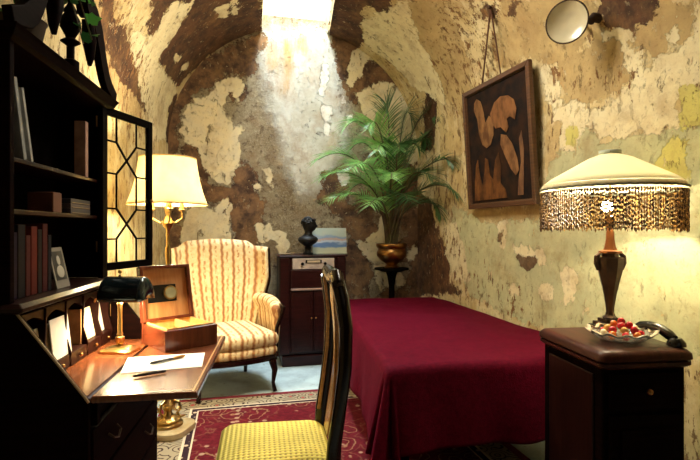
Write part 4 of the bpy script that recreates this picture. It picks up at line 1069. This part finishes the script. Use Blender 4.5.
# hollow it: only the outer face matters, so it sits as a slab over the cabinet top
obj('cornice', bm, M_mahog, sd, bevel=.002)
def ribbon(lower, upper, x0, x1):
    bm = bm_new(); pts = lower+list(reversed(upper)); A = [bm.verts.new((x0,y,z)) for y,z in pts]; B = [bm.verts.new((x1,y,z)) for y,z in pts]
    n = len(lower)
    for k in range(n-1):
        i, j = k, 2*n-1-k
        bm.faces.new((A[i], A[i+1], A[j-1], A[j])); bm.faces.new((B[i+1], B[i], B[j], B[j-1]))
    N_ = len(pts)
    for k in range(N_): bm.faces.new((A[k], B[k], B[(k+1) % N_], A[(k+1) % N_]))
    return bm
for sgn in (1, -1):
    lo_, up_ = [], []
    for (yu, zu), (yl, zl) in (((.46,1.90),(.445,1.858)), ((.43,1.915),(.41,1.862)), ((.39,1.935),(.37,1.870)), ((.355,1.965),(.33,1.885)), ((.325,2.01),(.295,1.915)), ((.30,2.065),(.262,1.965)), ((.275,2.12),(.235,2.02)), ((.245,2.165),(.205,2.07)), ((.21,2.195),(.175,2.105)), ((.165,2.215),(.145,2.125)), ((.12,2.22),(.115,2.13))):
        up_.append((SW/2+sgn*yu, zu)); lo_.append((SW/2+sgn*yl, zl))
    obj('swan_neck', ribbon(lo_, up_, BF-.0, BF+.03), M_mahog, sd, bevel=.004)
    bm = bm_new(); tube(bm, [(BF-.005, SW/2+sgn*.115, BT+.315), (BF+.04, SW/2+sgn*.115, BT+.315)], .045, 20); obj('rosette', bm, M_mahog, sd, smooth=True)
    # pendant scroll below each neck
    bm = bm_new(); tube(bm, [(BF+.015, SW/2+sgn*.14, BT+.27), (BF+.015, SW/2+sgn*.155, BT+.19), (BF+.015, SW/2+sgn*.165, BT+.12), (BF+.015, SW/2+sgn*.16, BT+.09)], [.022,.028,.016,.008], 10); obj('scroll_drop', bm, M_mahog, sd, smooth=True)
bm = bm_new(); lathe(bm, [(.03,.0),(.03,.03),(.014,.04),(.014,.09),(.035,.105),(.016,.12),(.02,.13),(.036,.16),(.034,.19),(.02,.215),(.026,.22),(.01,.25),(.006,.29),(.001,.30)], 20, c=(BF+.005, SW/2, BT+.02)); obj('finial', bm, M_mahog, sd, smooth=True)
# glazed doors: pattern of diamonds and boxes
MU_U = (.27, .73)
def door(name_side, hinge, ang, w=.40, h=.765, z0=1.06):
    """leaf in its own frame: u runs from the hinge, thickness across"""
    R_ = Matrix.Translation(Vector(hinge)) @ Matrix.Rotation(ang, 4, 'Z')
    fwid = .036; T_ = .02
    bm = bm_new()
    for a, b in (((0,0),(fwid,h)), ((w-fwid,0),(w,h)), ((fwid,0),(w-fwid,fwid)), ((fwid,h-fwid),(w-fwid,h))):
        box2(bm, (a[0],-T_/2,a[1]+z0), (b[0],T_/2,b[1]+z0))
    bmesh.ops.transform(bm, matrix=R_, verts=bm.verts); dr = obj('door', bm, M_black, sd, bevel=.002)
    iw, ih = w-2*fwid, h-2*fwid
    def P_(u, v): return R_ @ Vector((fwid+iw*u, 0, z0+fwid+ih*(1-v)))
    a, b = MU_U; c = .5
    ln = [((a,0),(a,.17)), ((b,0),(b,.17)), ((0,.17),(a,.17)), ((b,.17),(1,.17)), ((a,.17),(c,.285)), ((b,.17),(c,.285)), ((c,.285),(a,.39)), ((c,.285),(b,.39)), ((0,.39),(a,.39)), ((b,.39),(1,.39)),
          ((a,.39),(a,.63)), ((b,.39),(b,.63)), ((0,.63),(a,.63)), ((b,.63),(1,.63)), ((a,.63),(c,.735)), ((b,.63),(c,.735)), ((c,.735),(a,.84)), ((c,.735),(b,.84)), ((0,.84),(a,.84)), ((b,.84),(1,.84)), ((a,.84),(a,1)), ((b,.84),(b,1))]
    bm = bm_new()
    for p_, q_ in ln: tube(bm, [P_(*p_), P_(*q_)], .0055, 4)
    obj('glazing_bars', bm, M_black, dr)
    bm = bm_new(); box2(bm, (fwid+.0005,-.0015,z0+fwid+.0005), (w-fwid-.0005,.0015,z0+h-fwid-.0005)); bmesh.ops.transform(bm, matrix=R_, verts=bm.verts); obj('glass_pane', bm, M_glass, dr)
    bm = bm_new(); q = R_ @ Vector((w-.02,-.016,z0+h*.45)); ball(bm, q, .008, n=10); obj('knob', bm, M_brass_d, dr, smooth=True)
    return dr
# far door stands open: from its hinge towards the armchair
hg = s_loc(at(98, 200, 2.19)); tipd = s_loc(at(151, 200, 2.575)); da = math.atan2(tipd.y-hg.y, tipd.x-hg.x)
door('far', (hg.x, hg.y, 0), da, w=(Vector((tipd.x-hg.x, tipd.y-hg.y))).length)
bm = bm_new()
for z in (1.15, 1.72): tube(bm, [(hg.x-.004, hg.y-.004, z), (hg.x-.004, hg.y-.004, z+.05)], .005, 8)
obj('hinge', bm, M_brass_d, sd)

# ------------------------------------------------------------------ books and papers in the secretary
def book(loc, t, d, h, c, label, group, lean=0, yaw=0, dim=1):
    """stands on its tail; spine looks to local +x"""
    r = thing('book', label, 'book', s_world(loc), SA+yaw, group)
    Ml = Matrix.Rotation(lean, 4, 'X')
    c = tuple(v*dim for v in c); m_ = simple('binding_%02d' % (len(bpy.data.materials) % 100), c, .6, c2=tuple(v*.6 for v in c), scale=14, spec=.15)
    bm = bm_new(); k = .003
    box2(bm, (-d,0,0), (0,k,h)); box2(bm, (-d,t-k,0), (0,t,h)); box2(bm, (-k,k,0), (.0,t-k,h)); bmesh.ops.transform(bm, matrix=Ml, verts=bm.verts); obj('cover', bm, m_, r, bevel=.0008, seg=1)
    bm = bm_new(); box2(bm, (-d+.004,k+.0002,.004), (-k-.0005,t-k-.0002,h-.004)); bmesh.ops.transform(bm, matrix=Ml, verts=bm.verts); obj('pages', bm, M_paper_y, r)
    return r
g1 = 'books on the lowest bookcase shelf'
y = .03
rb = random.Random(5)
spec = [(.034,.22,(.05,.01,.02),'thick black-red'),(.03,.21,(.03,.01,.04),'dark violet'),(.045,.235,(.02,.015,.02),'thick black'),(.03,.20,(.16,.03,.025),'bright maroon'),(.04,.23,(.26,.035,.025),'tallest rust red'),(.03,.22,(.03,.02,.02),'slim near-black'),(.036,.24,(.14,.02,.025),'dark red upright'),(.026,.2,(.02,.02,.03),'thin navy')]
for i, (t, h, c, w_) in enumerate(spec):
    book((-.245,y,1.032), t, .14, h, c, f'{w_} book on the lowest shelf of the bookcase, {["first","second","third","fourth","fifth","sixth","seventh","eighth"][i]} from the left', g1, dim=.4)
    y += t+.004
# little framed photograph at the end of that row
q = sec(64, 281, -.235)
ph = thing('photo_frame', 'small pale-edged photograph card leaning at the end of the row of books', 'photograph', s_world((q.x, q.y, 1.032)), SA)
def leanprism(y0, y1, z0, z1, x0, x1, mat_, nm):
    bm = bm_new(); box2(bm, (x0,y0,z0), (x1,y1,z1)); bmesh.ops.transform(bm, matrix=Matrix.Rotation(math.radians(-12), 4, 'Y'), verts=bm.verts); return obj(nm, bm, mat_, ph)
leanprism(-.055,.055,.0,.155,-.004,0, simple('card_mount', (.20,.18,.15), .6), 'mount')
leanprism(-.042,.042,.03,.14,.0003,.0012, simple('photo_ground', (.02,.02,.02), .4), 'print')
bm = bm_new(); ball(bm, (.0018,0,.105), .017, (.08,.85,1.1), 14); ball(bm, (.0018,0,.062), .03, (.06,1,.8), 14); bmesh.ops.transform(bm, matrix=Matrix.Rotation(math.radians(-12), 4, 'Y'), verts=bm.verts); obj('pale_portrait', bm, simple('photo_tone', (.36,.34,.30), .6), ph)
# middle shelf: box and low stack
q = sec(52, 212, -.27)
bm = bm_new(); box2(bm, (-.09,-.035,0), (0,.035,.075)); o = obj('small_box', bm, simple('russet_card', (.12,.04,.025), .6, c2=(.08,.025,.018), scale=10), bevel=.003); o.location = s_world((-.25, q.y, 1.3155)); o.rotation_euler = (0,0,SA)
tag(o, 'small russet box standing on the middle bookcase shelf', 'box')
q = sec(76, 212, -.27); zc = 1.3158
for i, (h, c, w_) in enumerate(((.022,(.03,.03,.045),'lowest, dark blue'),(.018,(.05,.04,.05),'middle, grey black'),(.02,(.02,.02,.03),'topmost, black'))):
    r = thing('book', f'book lying flat in the stack of three on the middle shelf, {w_}', 'book', s_world((-.25, q.y, zc)), SA, 'books lying on the middle shelf')
    bm = bm_new(); box2(bm, (-.14,-.10,0), (0,.10,h)); obj('cover', bm, simple('flat_binding_%d' % i, c, .5), r, bevel=.002)
    bm = bm_new(); box2(bm, (.0002,-.09,.003), (.0012,.09,.0055)); obj('spine_band', bm, simple('gilt_line_%d' % i, (.25,.18,.08), .5), r); zc += h+.0006
# top shelf: two pale leaning books, one upright at the far end
g2 = 'pale books leaning on the top bookcase shelf'
q = sec(24, 156, -.26)
book((-.25, q.y-.02, 1.4785), .02, .15, .26, (.30,.31,.30), 'pale grey book leaning left on the top bookcase shelf, nearer one', g2, lean=math.radians(14))
book((-.25, q.y+.028, 1.4785), .014, .15, .24, (.42,.42,.40), 'pale cream book leaning left on the top bookcase shelf, farther one', g2, lean=math.radians(15.5))
q = sec(83, 172, -.26)
book((-.25, q.y, 1.4785), .03, .045, .24, (.34,.20,.15), 'tan pink book standing alone at the far end of the top shelf', 'books on the top bookcase shelf')
# papers in the pigeonholes
def letter(px0, px1, xp, h, mat_, label, tilt=0, w_=None, z0=DZ+.051):
    a = sec(px0, 330, xp); b = sec(px1, 330, xp); bm = bm_new()
    box2(bm, (-.004, 0, 0), (0, (b.y-a.y), h)); bmesh.ops.transform(bm, matrix=Matrix.Rotation(tilt, 4, 'Y'), verts=bm.verts)
    o = obj('envelope', bm, mat_, bevel=.0008, seg=1); o.location = s_world((xp, a.y, z0)); o.rotation_euler = (0,0,SA)
    return tag(o, label, 'envelope', 'papers in the desk pigeonholes')
letter(40, 56, -.215, .13, M_paper_y, 'cream letter in the nearest pigeonhole, left of the white one', math.radians(-8))
letter(54, 72, -.20, .145, M_paper, 'large white letter in the nearest pigeonhole in front of the cream one', math.radians(-6))
letter(98, 112, -.225, .15, M_paper, 'white envelope behind the brass stem of the desk lamp', math.radians(-10))
letter(86, 97, -.22, .13, M_paper_y, 'yellowed envelope standing beside the tan notebook', math.radians(-10))
q = sec(82, 330, -.215)
book((-.215, q.y-.012, DZ+.051), .02, .09, .14, (.50,.28,.12), 'small tan leather notebook standing in the pigeonholes of the desk', 'notebook')

# ------------------------------------------------------------------ things on the writing leaf
def sheet(name, pix, z, t, mat_, label, cat):
    P_ = [on(px, py, z) for px, py in pix]; c = sum(P_, Vector())/len(P_); bm = bm_new()
    A = [bm.verts.new((p.x-c.x, p.y-c.y, t)) for p in P_]; B = [bm.verts.new((p.x-c.x, p.y-c.y, 0)) for p in P_]
    bm.faces.new(A); bm.faces.new(list(reversed(B)))
    for k in range(len(A)): bm.faces.new((A[k], B[k], B[(k+1) % len(A)], A[(k+1) % len(A)]))
    o = obj(name, bm, mat_); o.location = (c.x, c.y, z+.0006); return tag(o, label, cat)
sheet('paper_sheet', [(128,358),(205,353),(202,367),(120,374)], DZ, .0012, M_paper, 'white sheet of writing paper on the lowered desk leaf', 'paper')
def pen(a, b, z, label, cap, body):
    A, B = on(*a, z), on(*b, z); mid = (A+B)/2; r = thing('pen', label, 'pen', (mid.x, mid.y, z), math.atan2(B.y-A.y, B.x-A.x)); l = (B-A).length
    bm = bm_new(); tube(bm, [(-l/2,0,.006),(-l/2+.01,0,.006),(l*.15,0,.006)], [.003,.0052,.0055], 10); obj('barrel', bm, body, r, smooth=True)
    bm = bm_new(); tube(bm, [(l*.15,0,.006),(l*.42,0,.006),(l/2,0,.006)], [.006,.006,.003], 10); obj('cap', bm, cap, r, smooth=True)
pen((150,365), (185,357), DZ+.0022, 'black fountain pen resting on the white sheet of paper', M_brass_d, M_blackp)
pen((133,378), (166,372.5), DZ+.0022, 'slim dark pencil pen lying below the white sheet of paper', M_blackp, M_blackp)

# cigar box with open lid
A_ = on(165, 353, DZ); B_ = on(221, 345, DZ)
hb = thing('cigar_box', 'open polished wooden cigar box with round gauge in its lid on the desk', 'box', (A_.x, A_.y, DZ+.0006), math.radians(31))
w_, d_, h_ = (B_-A_).length, .25, .088
bm = bm_new()
for a, b in (((0,0,0),(w_,.014,h_)), ((0,d_-.014,0),(w_,d_,h_)), ((0,.014,0),(.014,d_-.014,h_)), ((w_-.014,.014,0),(w_,d_-.014,h_)), ((.014,.014,0),(w_-.014,d_-.014,.01))): box2(bm, a, b)
obj('box_body', bm, M_redwood, hb, bevel=.0015)
bm = bm_new()
for a, b in (((.0142,.0142,.0105),(w_-.0142,.019,h_+.006)), ((.0142,d_-.019,.0105),(w_-.0142,d_-.0142,h_+.004)), ((.0142,.019,.0105),(.019,d_-.019,h_+.006)), ((w_-.019,.019,.0105),(w_-.0142,d_-.019,h_+.006)), ((.019,.019,.0105),(w_-.019,d_-.019,.014))): box2(bm, a, b)
obj('lining', bm, M_cedar, hb)
bm = bm_new(); box(bm, (w_*.62,d_*.5,h_-.012), (.008,d_-.042,.035)); obj('partition', bm, M_cedar, hb)
Ml = Matrix.Translation((0,d_,h_)) @ Matrix.Rotation(math.radians(-12), 4, 'X')
LH = .255
def lid(bm): bmesh.ops.transform(bm, matrix=Ml, verts=bm.verts); return bm
bm = bm_new(); 
for a, b in (((0,0,0),(w_,.012,LH)), ((0,-.03,0),(.014,0,LH)), ((w_-.014,-.03,0),(w_,0,LH)), ((.014,-.03,0),(w_-.014,0,.014)), ((.014,-.03,LH-.014),(w_-.014,0,LH))): box2(bm, a, b)
ld = obj('lid', lid(bm), M_redwood, hb, bevel=.0015)
bm = bm_new(); box2(bm, (.0142,-.006,.0142), (w_-.0142,-.0004,LH-.0142)); obj('lid_lining', lid(bm), wood('lid_veneer', (.40,.17,.06), (.52,.26,.10), .35, .3, stretch=(30,3,3)), ld)
bm = bm_new(); box2(bm, (.035,-.010,.085), (w_-.07,-.0062,.165)); obj('gauge_plate', lid(bm), M_blackp, ld)
bm = bm_new(); tube(bm, [(w_*.58,-.0102,.125), (w_*.58,-.020,.125)], .033, 28); obj('gauge', lid(bm), M_brass, ld, smooth=True)
bm = bm_new(); tube(bm, [(w_*.58,-.0202,.125), (w_*.58,-.0212,.125)], .026, 28); obj('gauge_face', lid(bm), simple('gauge_face', (.34,.36,.22), .4), ld)

# banker's lamp
lb = on(120, 351, DZ)
bl = thing('desk_lamp', 'brass desk lamp with dark glossy half round shade standing in the desk', 'lamp', (lb.x, lb.y, DZ+.0004), -YAW+math.radians(-4))
bm = bm_new(); stack(bm, [(0, rrect(-.068,-.055,.068,.055,.02)), (.008, rrect(-.068,-.055,.068,.055,.02)), (.016, rrect(-.055,-.043,.055,.043,.02)), (.022, rrect(-.025,-.02,.025,.02,.012))]); obj('base', bm, M_brass, bl, smooth=True, angle=40)
bm = bm_new(); lathe(bm, [(.016,.022),(.012,.03),(.018,.038),(.018,.06),(.010,.064),(.013,.07),(.009,.08),(.009,.19),(.013,.2),(.009,.21),(.008,.245)], 20); obj('stem', bm, M_brass, bl, smooth=True)
def shade_f(u, v, r=.058, rz=.088, z0=.225):
    a = -.12+(PI+.24)*v; x = -.088+.21*u
    e = min(1, math.sqrt(max(0, 1-max(0, abs(2*u-1)-.72)**2/.28**2))) if abs(2*u-1) > .72 else 1
    e = max(e, .02)
    return Vector((x+.01, math.cos(a)*r*1.1*(.35+.65*e), z0+math.sin(a)*rz*(e)))
bm = bm_new(); grid(bm, shade_f, 40, 20); o = obj('lamp_shade', bm, M_darkmetal, bl, smooth=True, angle=180, solid=.003)
o['label'] = 'dark glossy half round shade'
bm = bm_new(); tube(bm, [(-.055,0,.235),(.09,0,.235)], .012, 12); obj('bulb', bm, M_bulb, bl, smooth=True)
bm = bm_new(); tube(bm, [(0,0,.245),(0,0,.322)], .006, 10); ball(bm, (0,0,.334), .009, n=12); obj('finial', bm, M_brass, bl, smooth=True)
bm = bm_new(); tube(bm, [(-.085,0,.225),(-.108,0,.215),(-.112,0,.205)], .004, 8); tube(bm, [(-.03,-.02,.20),(-.03,-.02,.15)], .0012, 5); obj('switch', bm, M_brass, bl)
al = bpy.data.lights.new('desk_lamp_light', 'AREA'); al.shape = 'RECTANGLE'; al.size = .13; al.size_y = .03; al.energy = 8; al.color = (1,.78,.45)
o = bpy.data.objects.new('desk_lamp_light', al); COL.objects.link(o); o.location = (.02,0,.218); o.parent = bl

# ------------------------------------------------------------------ floor lamp
fp = at(168, 300, 2.95)
fl_ = thing('floor_lamp', 'gilt floor lamp with glowing cream bell shade and onyx base behind the desk', 'lamp', (fp.x, fp.y, .013), math.radians(20))
M_onyx = simple('cream_onyx', (.62,.50,.28), .25, c2=(.42,.30,.14), scale=7, coat=.4)
bm = bm_new()
def wobp(r): return [(r*(1+.08*math.cos(4*a))*math.cos(a), r*(1+.08*math.cos(4*a))*math.sin(a)) for a in [2*PI*k/48 for k in range(48)]]
stack(bm, [(0, wobp(.15)), (.015, wobp(.155)), (.035, wobp(.15)), (.04, wobp(.135))]); obj('foot_slab', bm, M_onyx, fl_, smooth=True, angle=40)
bm = bm_new(); lathe(bm, [(.09,.041),(.088,.055),(.07,.062),(.074,.08),(.05,.092),(.03,.1),(.022,.125),(.04,.15),(.045,.17),(.025,.2),(.015,.22)], 32); obj('base', bm, M_brass, fl_, smooth=True)
for k in range(4):
    a = PI/4+k*PI/2; c_, s_ = math.cos(a), math.sin(a); bm = bm_new(); tube(bm, [(.025*c_,.025*s_,.2),(.075*c_,.075*s_,.185),(.085*c_,.085*s_,.145),(.06*c_,.06*s_,.12),(.09*c_,.09*s_,.098),(.115*c_,.115*s_,.11)], [.008,.009,.008,.008,.007,.006], 8); obj('scroll', bm, M_brass, fl_, smooth=True)
PH = 1.42
bm = bm_new(); lathe(bm, [(.012,.21),(.012,.6),(.02,.62),(.012,.64),(.011,1.0),(.018,1.1),(.018,1.12),(.011,1.14),(.012,1.24),(.028,1.26),(.034,1.28),(.02,1.31),(.014,1.33),(.022,1.36),(.014,1.39),(.014,PH)], 20); obj('pole', bm, M_brass, fl_, smooth=True)
for k in range(3):
    a = k*2*PI/3+.4; c_, s_ = math.cos(a), math.sin(a); bm = bm_new(); tube(bm, [(0,0,1.30),(.05*c_,.05*s_,1.28),(.10*c_,.10*s_,1.31),(.10*c_,.10*s_,1.36)], .006, 8); lathe(bm, [(.018,1.355),(.02,1.365),(.012,1.37),(.012,1.42)], 12, c=(.10*c_,.10*s_,0)); obj('lamp_arm', bm, M_brass, fl_, smooth=True)
bm = bm_new()
for k in range(3):
    a = k*2*PI/3+.4; ball(bm, (.10*math.cos(a), .10*math.sin(a), 1.445), .022, (1,1,1.2), 12)
obj('bulb', bm, M_bulb, fl_, smooth=True)
lamp_light('floor_lamp_light', (0,0,1.50), 70, (1,.84,.56), .05, fl_)
bm = bm_new(); n = 64; rings = []
for r, z in [(.165,1.675),(.167,1.66),(.174,1.61),(.186,1.54),(.205,1.47),(.226,1.41),(.234,1.395)]:
    rings.append([bm.verts.new((r*math.cos(2*PI*k/n), r*math.sin(2*PI*k/n), z)) for k in range(n)])
for a, b in zip(rings, rings[1:]):
    for k in range(n): bm.faces.new((a[k], a[(k+1) % n], b[(k+1) % n], b[k]))
obj('lamp_shade', bm, translucent('cream_lamp_cloth', (.92,.84,.62), (.88,.78,.54), 16, .5), fl_, smooth=True, angle=80, solid=.003)
for r, z in ((.235,1.394),(.166,1.677)):
    bm = bm_new(); tube(bm, [(r*math.cos(2*PI*k/48), r*math.sin(2*PI*k/48), z) for k in range(49)], .004, 6)
    obj('shade_trim', bm, simple('gold_trim', (.6,.40,.14), .6), fl_, smooth=True)
bm = bm_new(); tube(bm, [(0,0,PH),(0,0,1.685)], .004, 6); tube(bm, [(-.16,0,1.667),(.16,0,1.667)], .003, 6); tube(bm, [(0,-.16,1.667),(0,.16,1.667)], .003, 6); obj('shade_rod', bm, M_brass_d, fl_)

# ------------------------------------------------------------------ trailing plant on top of the secretary
ivp = s_world((-.33, .30, BT+.0215))
iv = thing('trailing_plant', 'green leafy trailing plant in a pot on top of the secretary bookcase', 'plant', ivp)
bm = bm_new(); lathe(bm, [(.05,0),(.075,.12),(.08,.125),(.07,.125),(.001,.115)], 20); obj('pot', bm, simple('dark_pot', (.06,.04,.03), .6), iv, smooth=True)
ri = random.Random(9)
M_ivy = leafmat('ivy_leaf', (.05,.22,.03), (.12,.34,.06)); M_ivy2 = leafmat('dark_ivy_leaf', (.015,.06,.015), (.03,.11,.02))
for k in range(16):
    a = 2*PI*k/16+ri.random(); rr_ = ri.uniform(.12, .40); end = Vector((rr_*math.cos(a)*.35+.10*(1 if math.cos(a) > 0 else 0), rr_*math.sin(a), ri.uniform(.02, .30)))
    end.x = max(end.x, -.10)
    pts = [Vector((0,0,.12)), Vector((end.x*.4, end.y*.4, .25+.1*ri.random())), Vector((end.x*.8, end.y*.8, .22+end.z*.5)), end+Vector((0,0,.04))]
    bm = bm_new(); tube(bm, pts, .003, 5); vn = obj('vine', bm, M_stem, iv, smooth=True)
    bm = bm_new()
    for q in range(9):
        t = .2+.8*q/8; i = min(2, int(t*3)); f = t*3-i; p_ = pts[i]*(1-f)+pts[i+1]*f+Vector((ri.uniform(-.02,.02), ri.uniform(-.02,.02), ri.uniform(-.01,.02)))
        M_ = xf(p_, (ri.uniform(-.9,.9), ri.uniform(-.9,.9), ri.uniform(0,6.28))); s_ = ri.uniform(.03,.05)
        shape = [(0,-.1,0),(.45,.1,.08),(.55,.5,.1),(.25,.7,.05),(0,1.15,-.05),(-.25,.7,.05),(-.55,.5,.1),(-.45,.1,.08)]
        vs = [bm.verts.new(M_ @ (Vector(v)*s_)) for v in shape]; c_ = bm.verts.new(M_ @ Vector((0,.45*s_,-.0)))
        for z_ in range(8): bm.faces.new((vs[z_], vs[(z_+1) % 8], c_))
    obj('leaves', bm, M_ivy if k % 3 else M_ivy2, vn, smooth=True, angle=180)

# ------------------------------------------------------------------ daylight, fill and camera
def area(name, loc, target, sx, sy, e, c):
    l = bpy.data.lights.new(name, 'AREA'); l.shape = 'RECTANGLE'; l.size = sx; l.size_y = sy; l.energy = e; l.color = c
    o = bpy.data.objects.new(name, l); COL.objects.link(o); o.location = loc
    o.rotation_euler = (Vector(target)-Vector(loc)).to_track_quat('-Z', 'Y').to_euler(); return o
area('skylight_daylight', ((t0+t1)/2, (tya+tyb)/2, zt-.02), ((t0+t1)/2+.05, 4.6, 0), .3, .5, 180, (.76,.89,1))
area('doorway_fill', (.9, -.8, 2.2), (.8, 4.0, 1.9), 1.3, .9, .8, (1,.84,.62))  # added faint warm fill from the doorway side, no source seen there
area('overhead_fill', (.65, 2.6, 3.12), (.75, 2.9, 0), .9, .5, 58, (1,.91,.74))  # added warm overhead fill above the frame, no lamp seen there
w = bpy.data.worlds.new('world'); sc.world = w; w.use_nodes = True
w.node_tree.nodes['Background'].inputs[0].default_value = (1,.78,.5,1); w.node_tree.nodes['Background'].inputs[1].default_value = .01
cam = bpy.data.cameras.new('camera'); cam.sensor_width = 36; cam.sensor_fit = 'HORIZONTAL'; cam.lens = FPX/700*36; cam.clip_start = .02
co = bpy.data.objects.new('camera', cam); COL.objects.link(co); co.location = (0,0,CH); co.rotation_euler = (PI/2, 0, -YAW)
sc.camera = co
vs_ = sc.view_settings; sc.display_settings.display_device = 'sRGB'; vs_.view_transform = 'Standard'; vs_.look = 'None'; vs_.gamma = 1; vs_.exposure = 0
vs_.use_curve_mapping = False
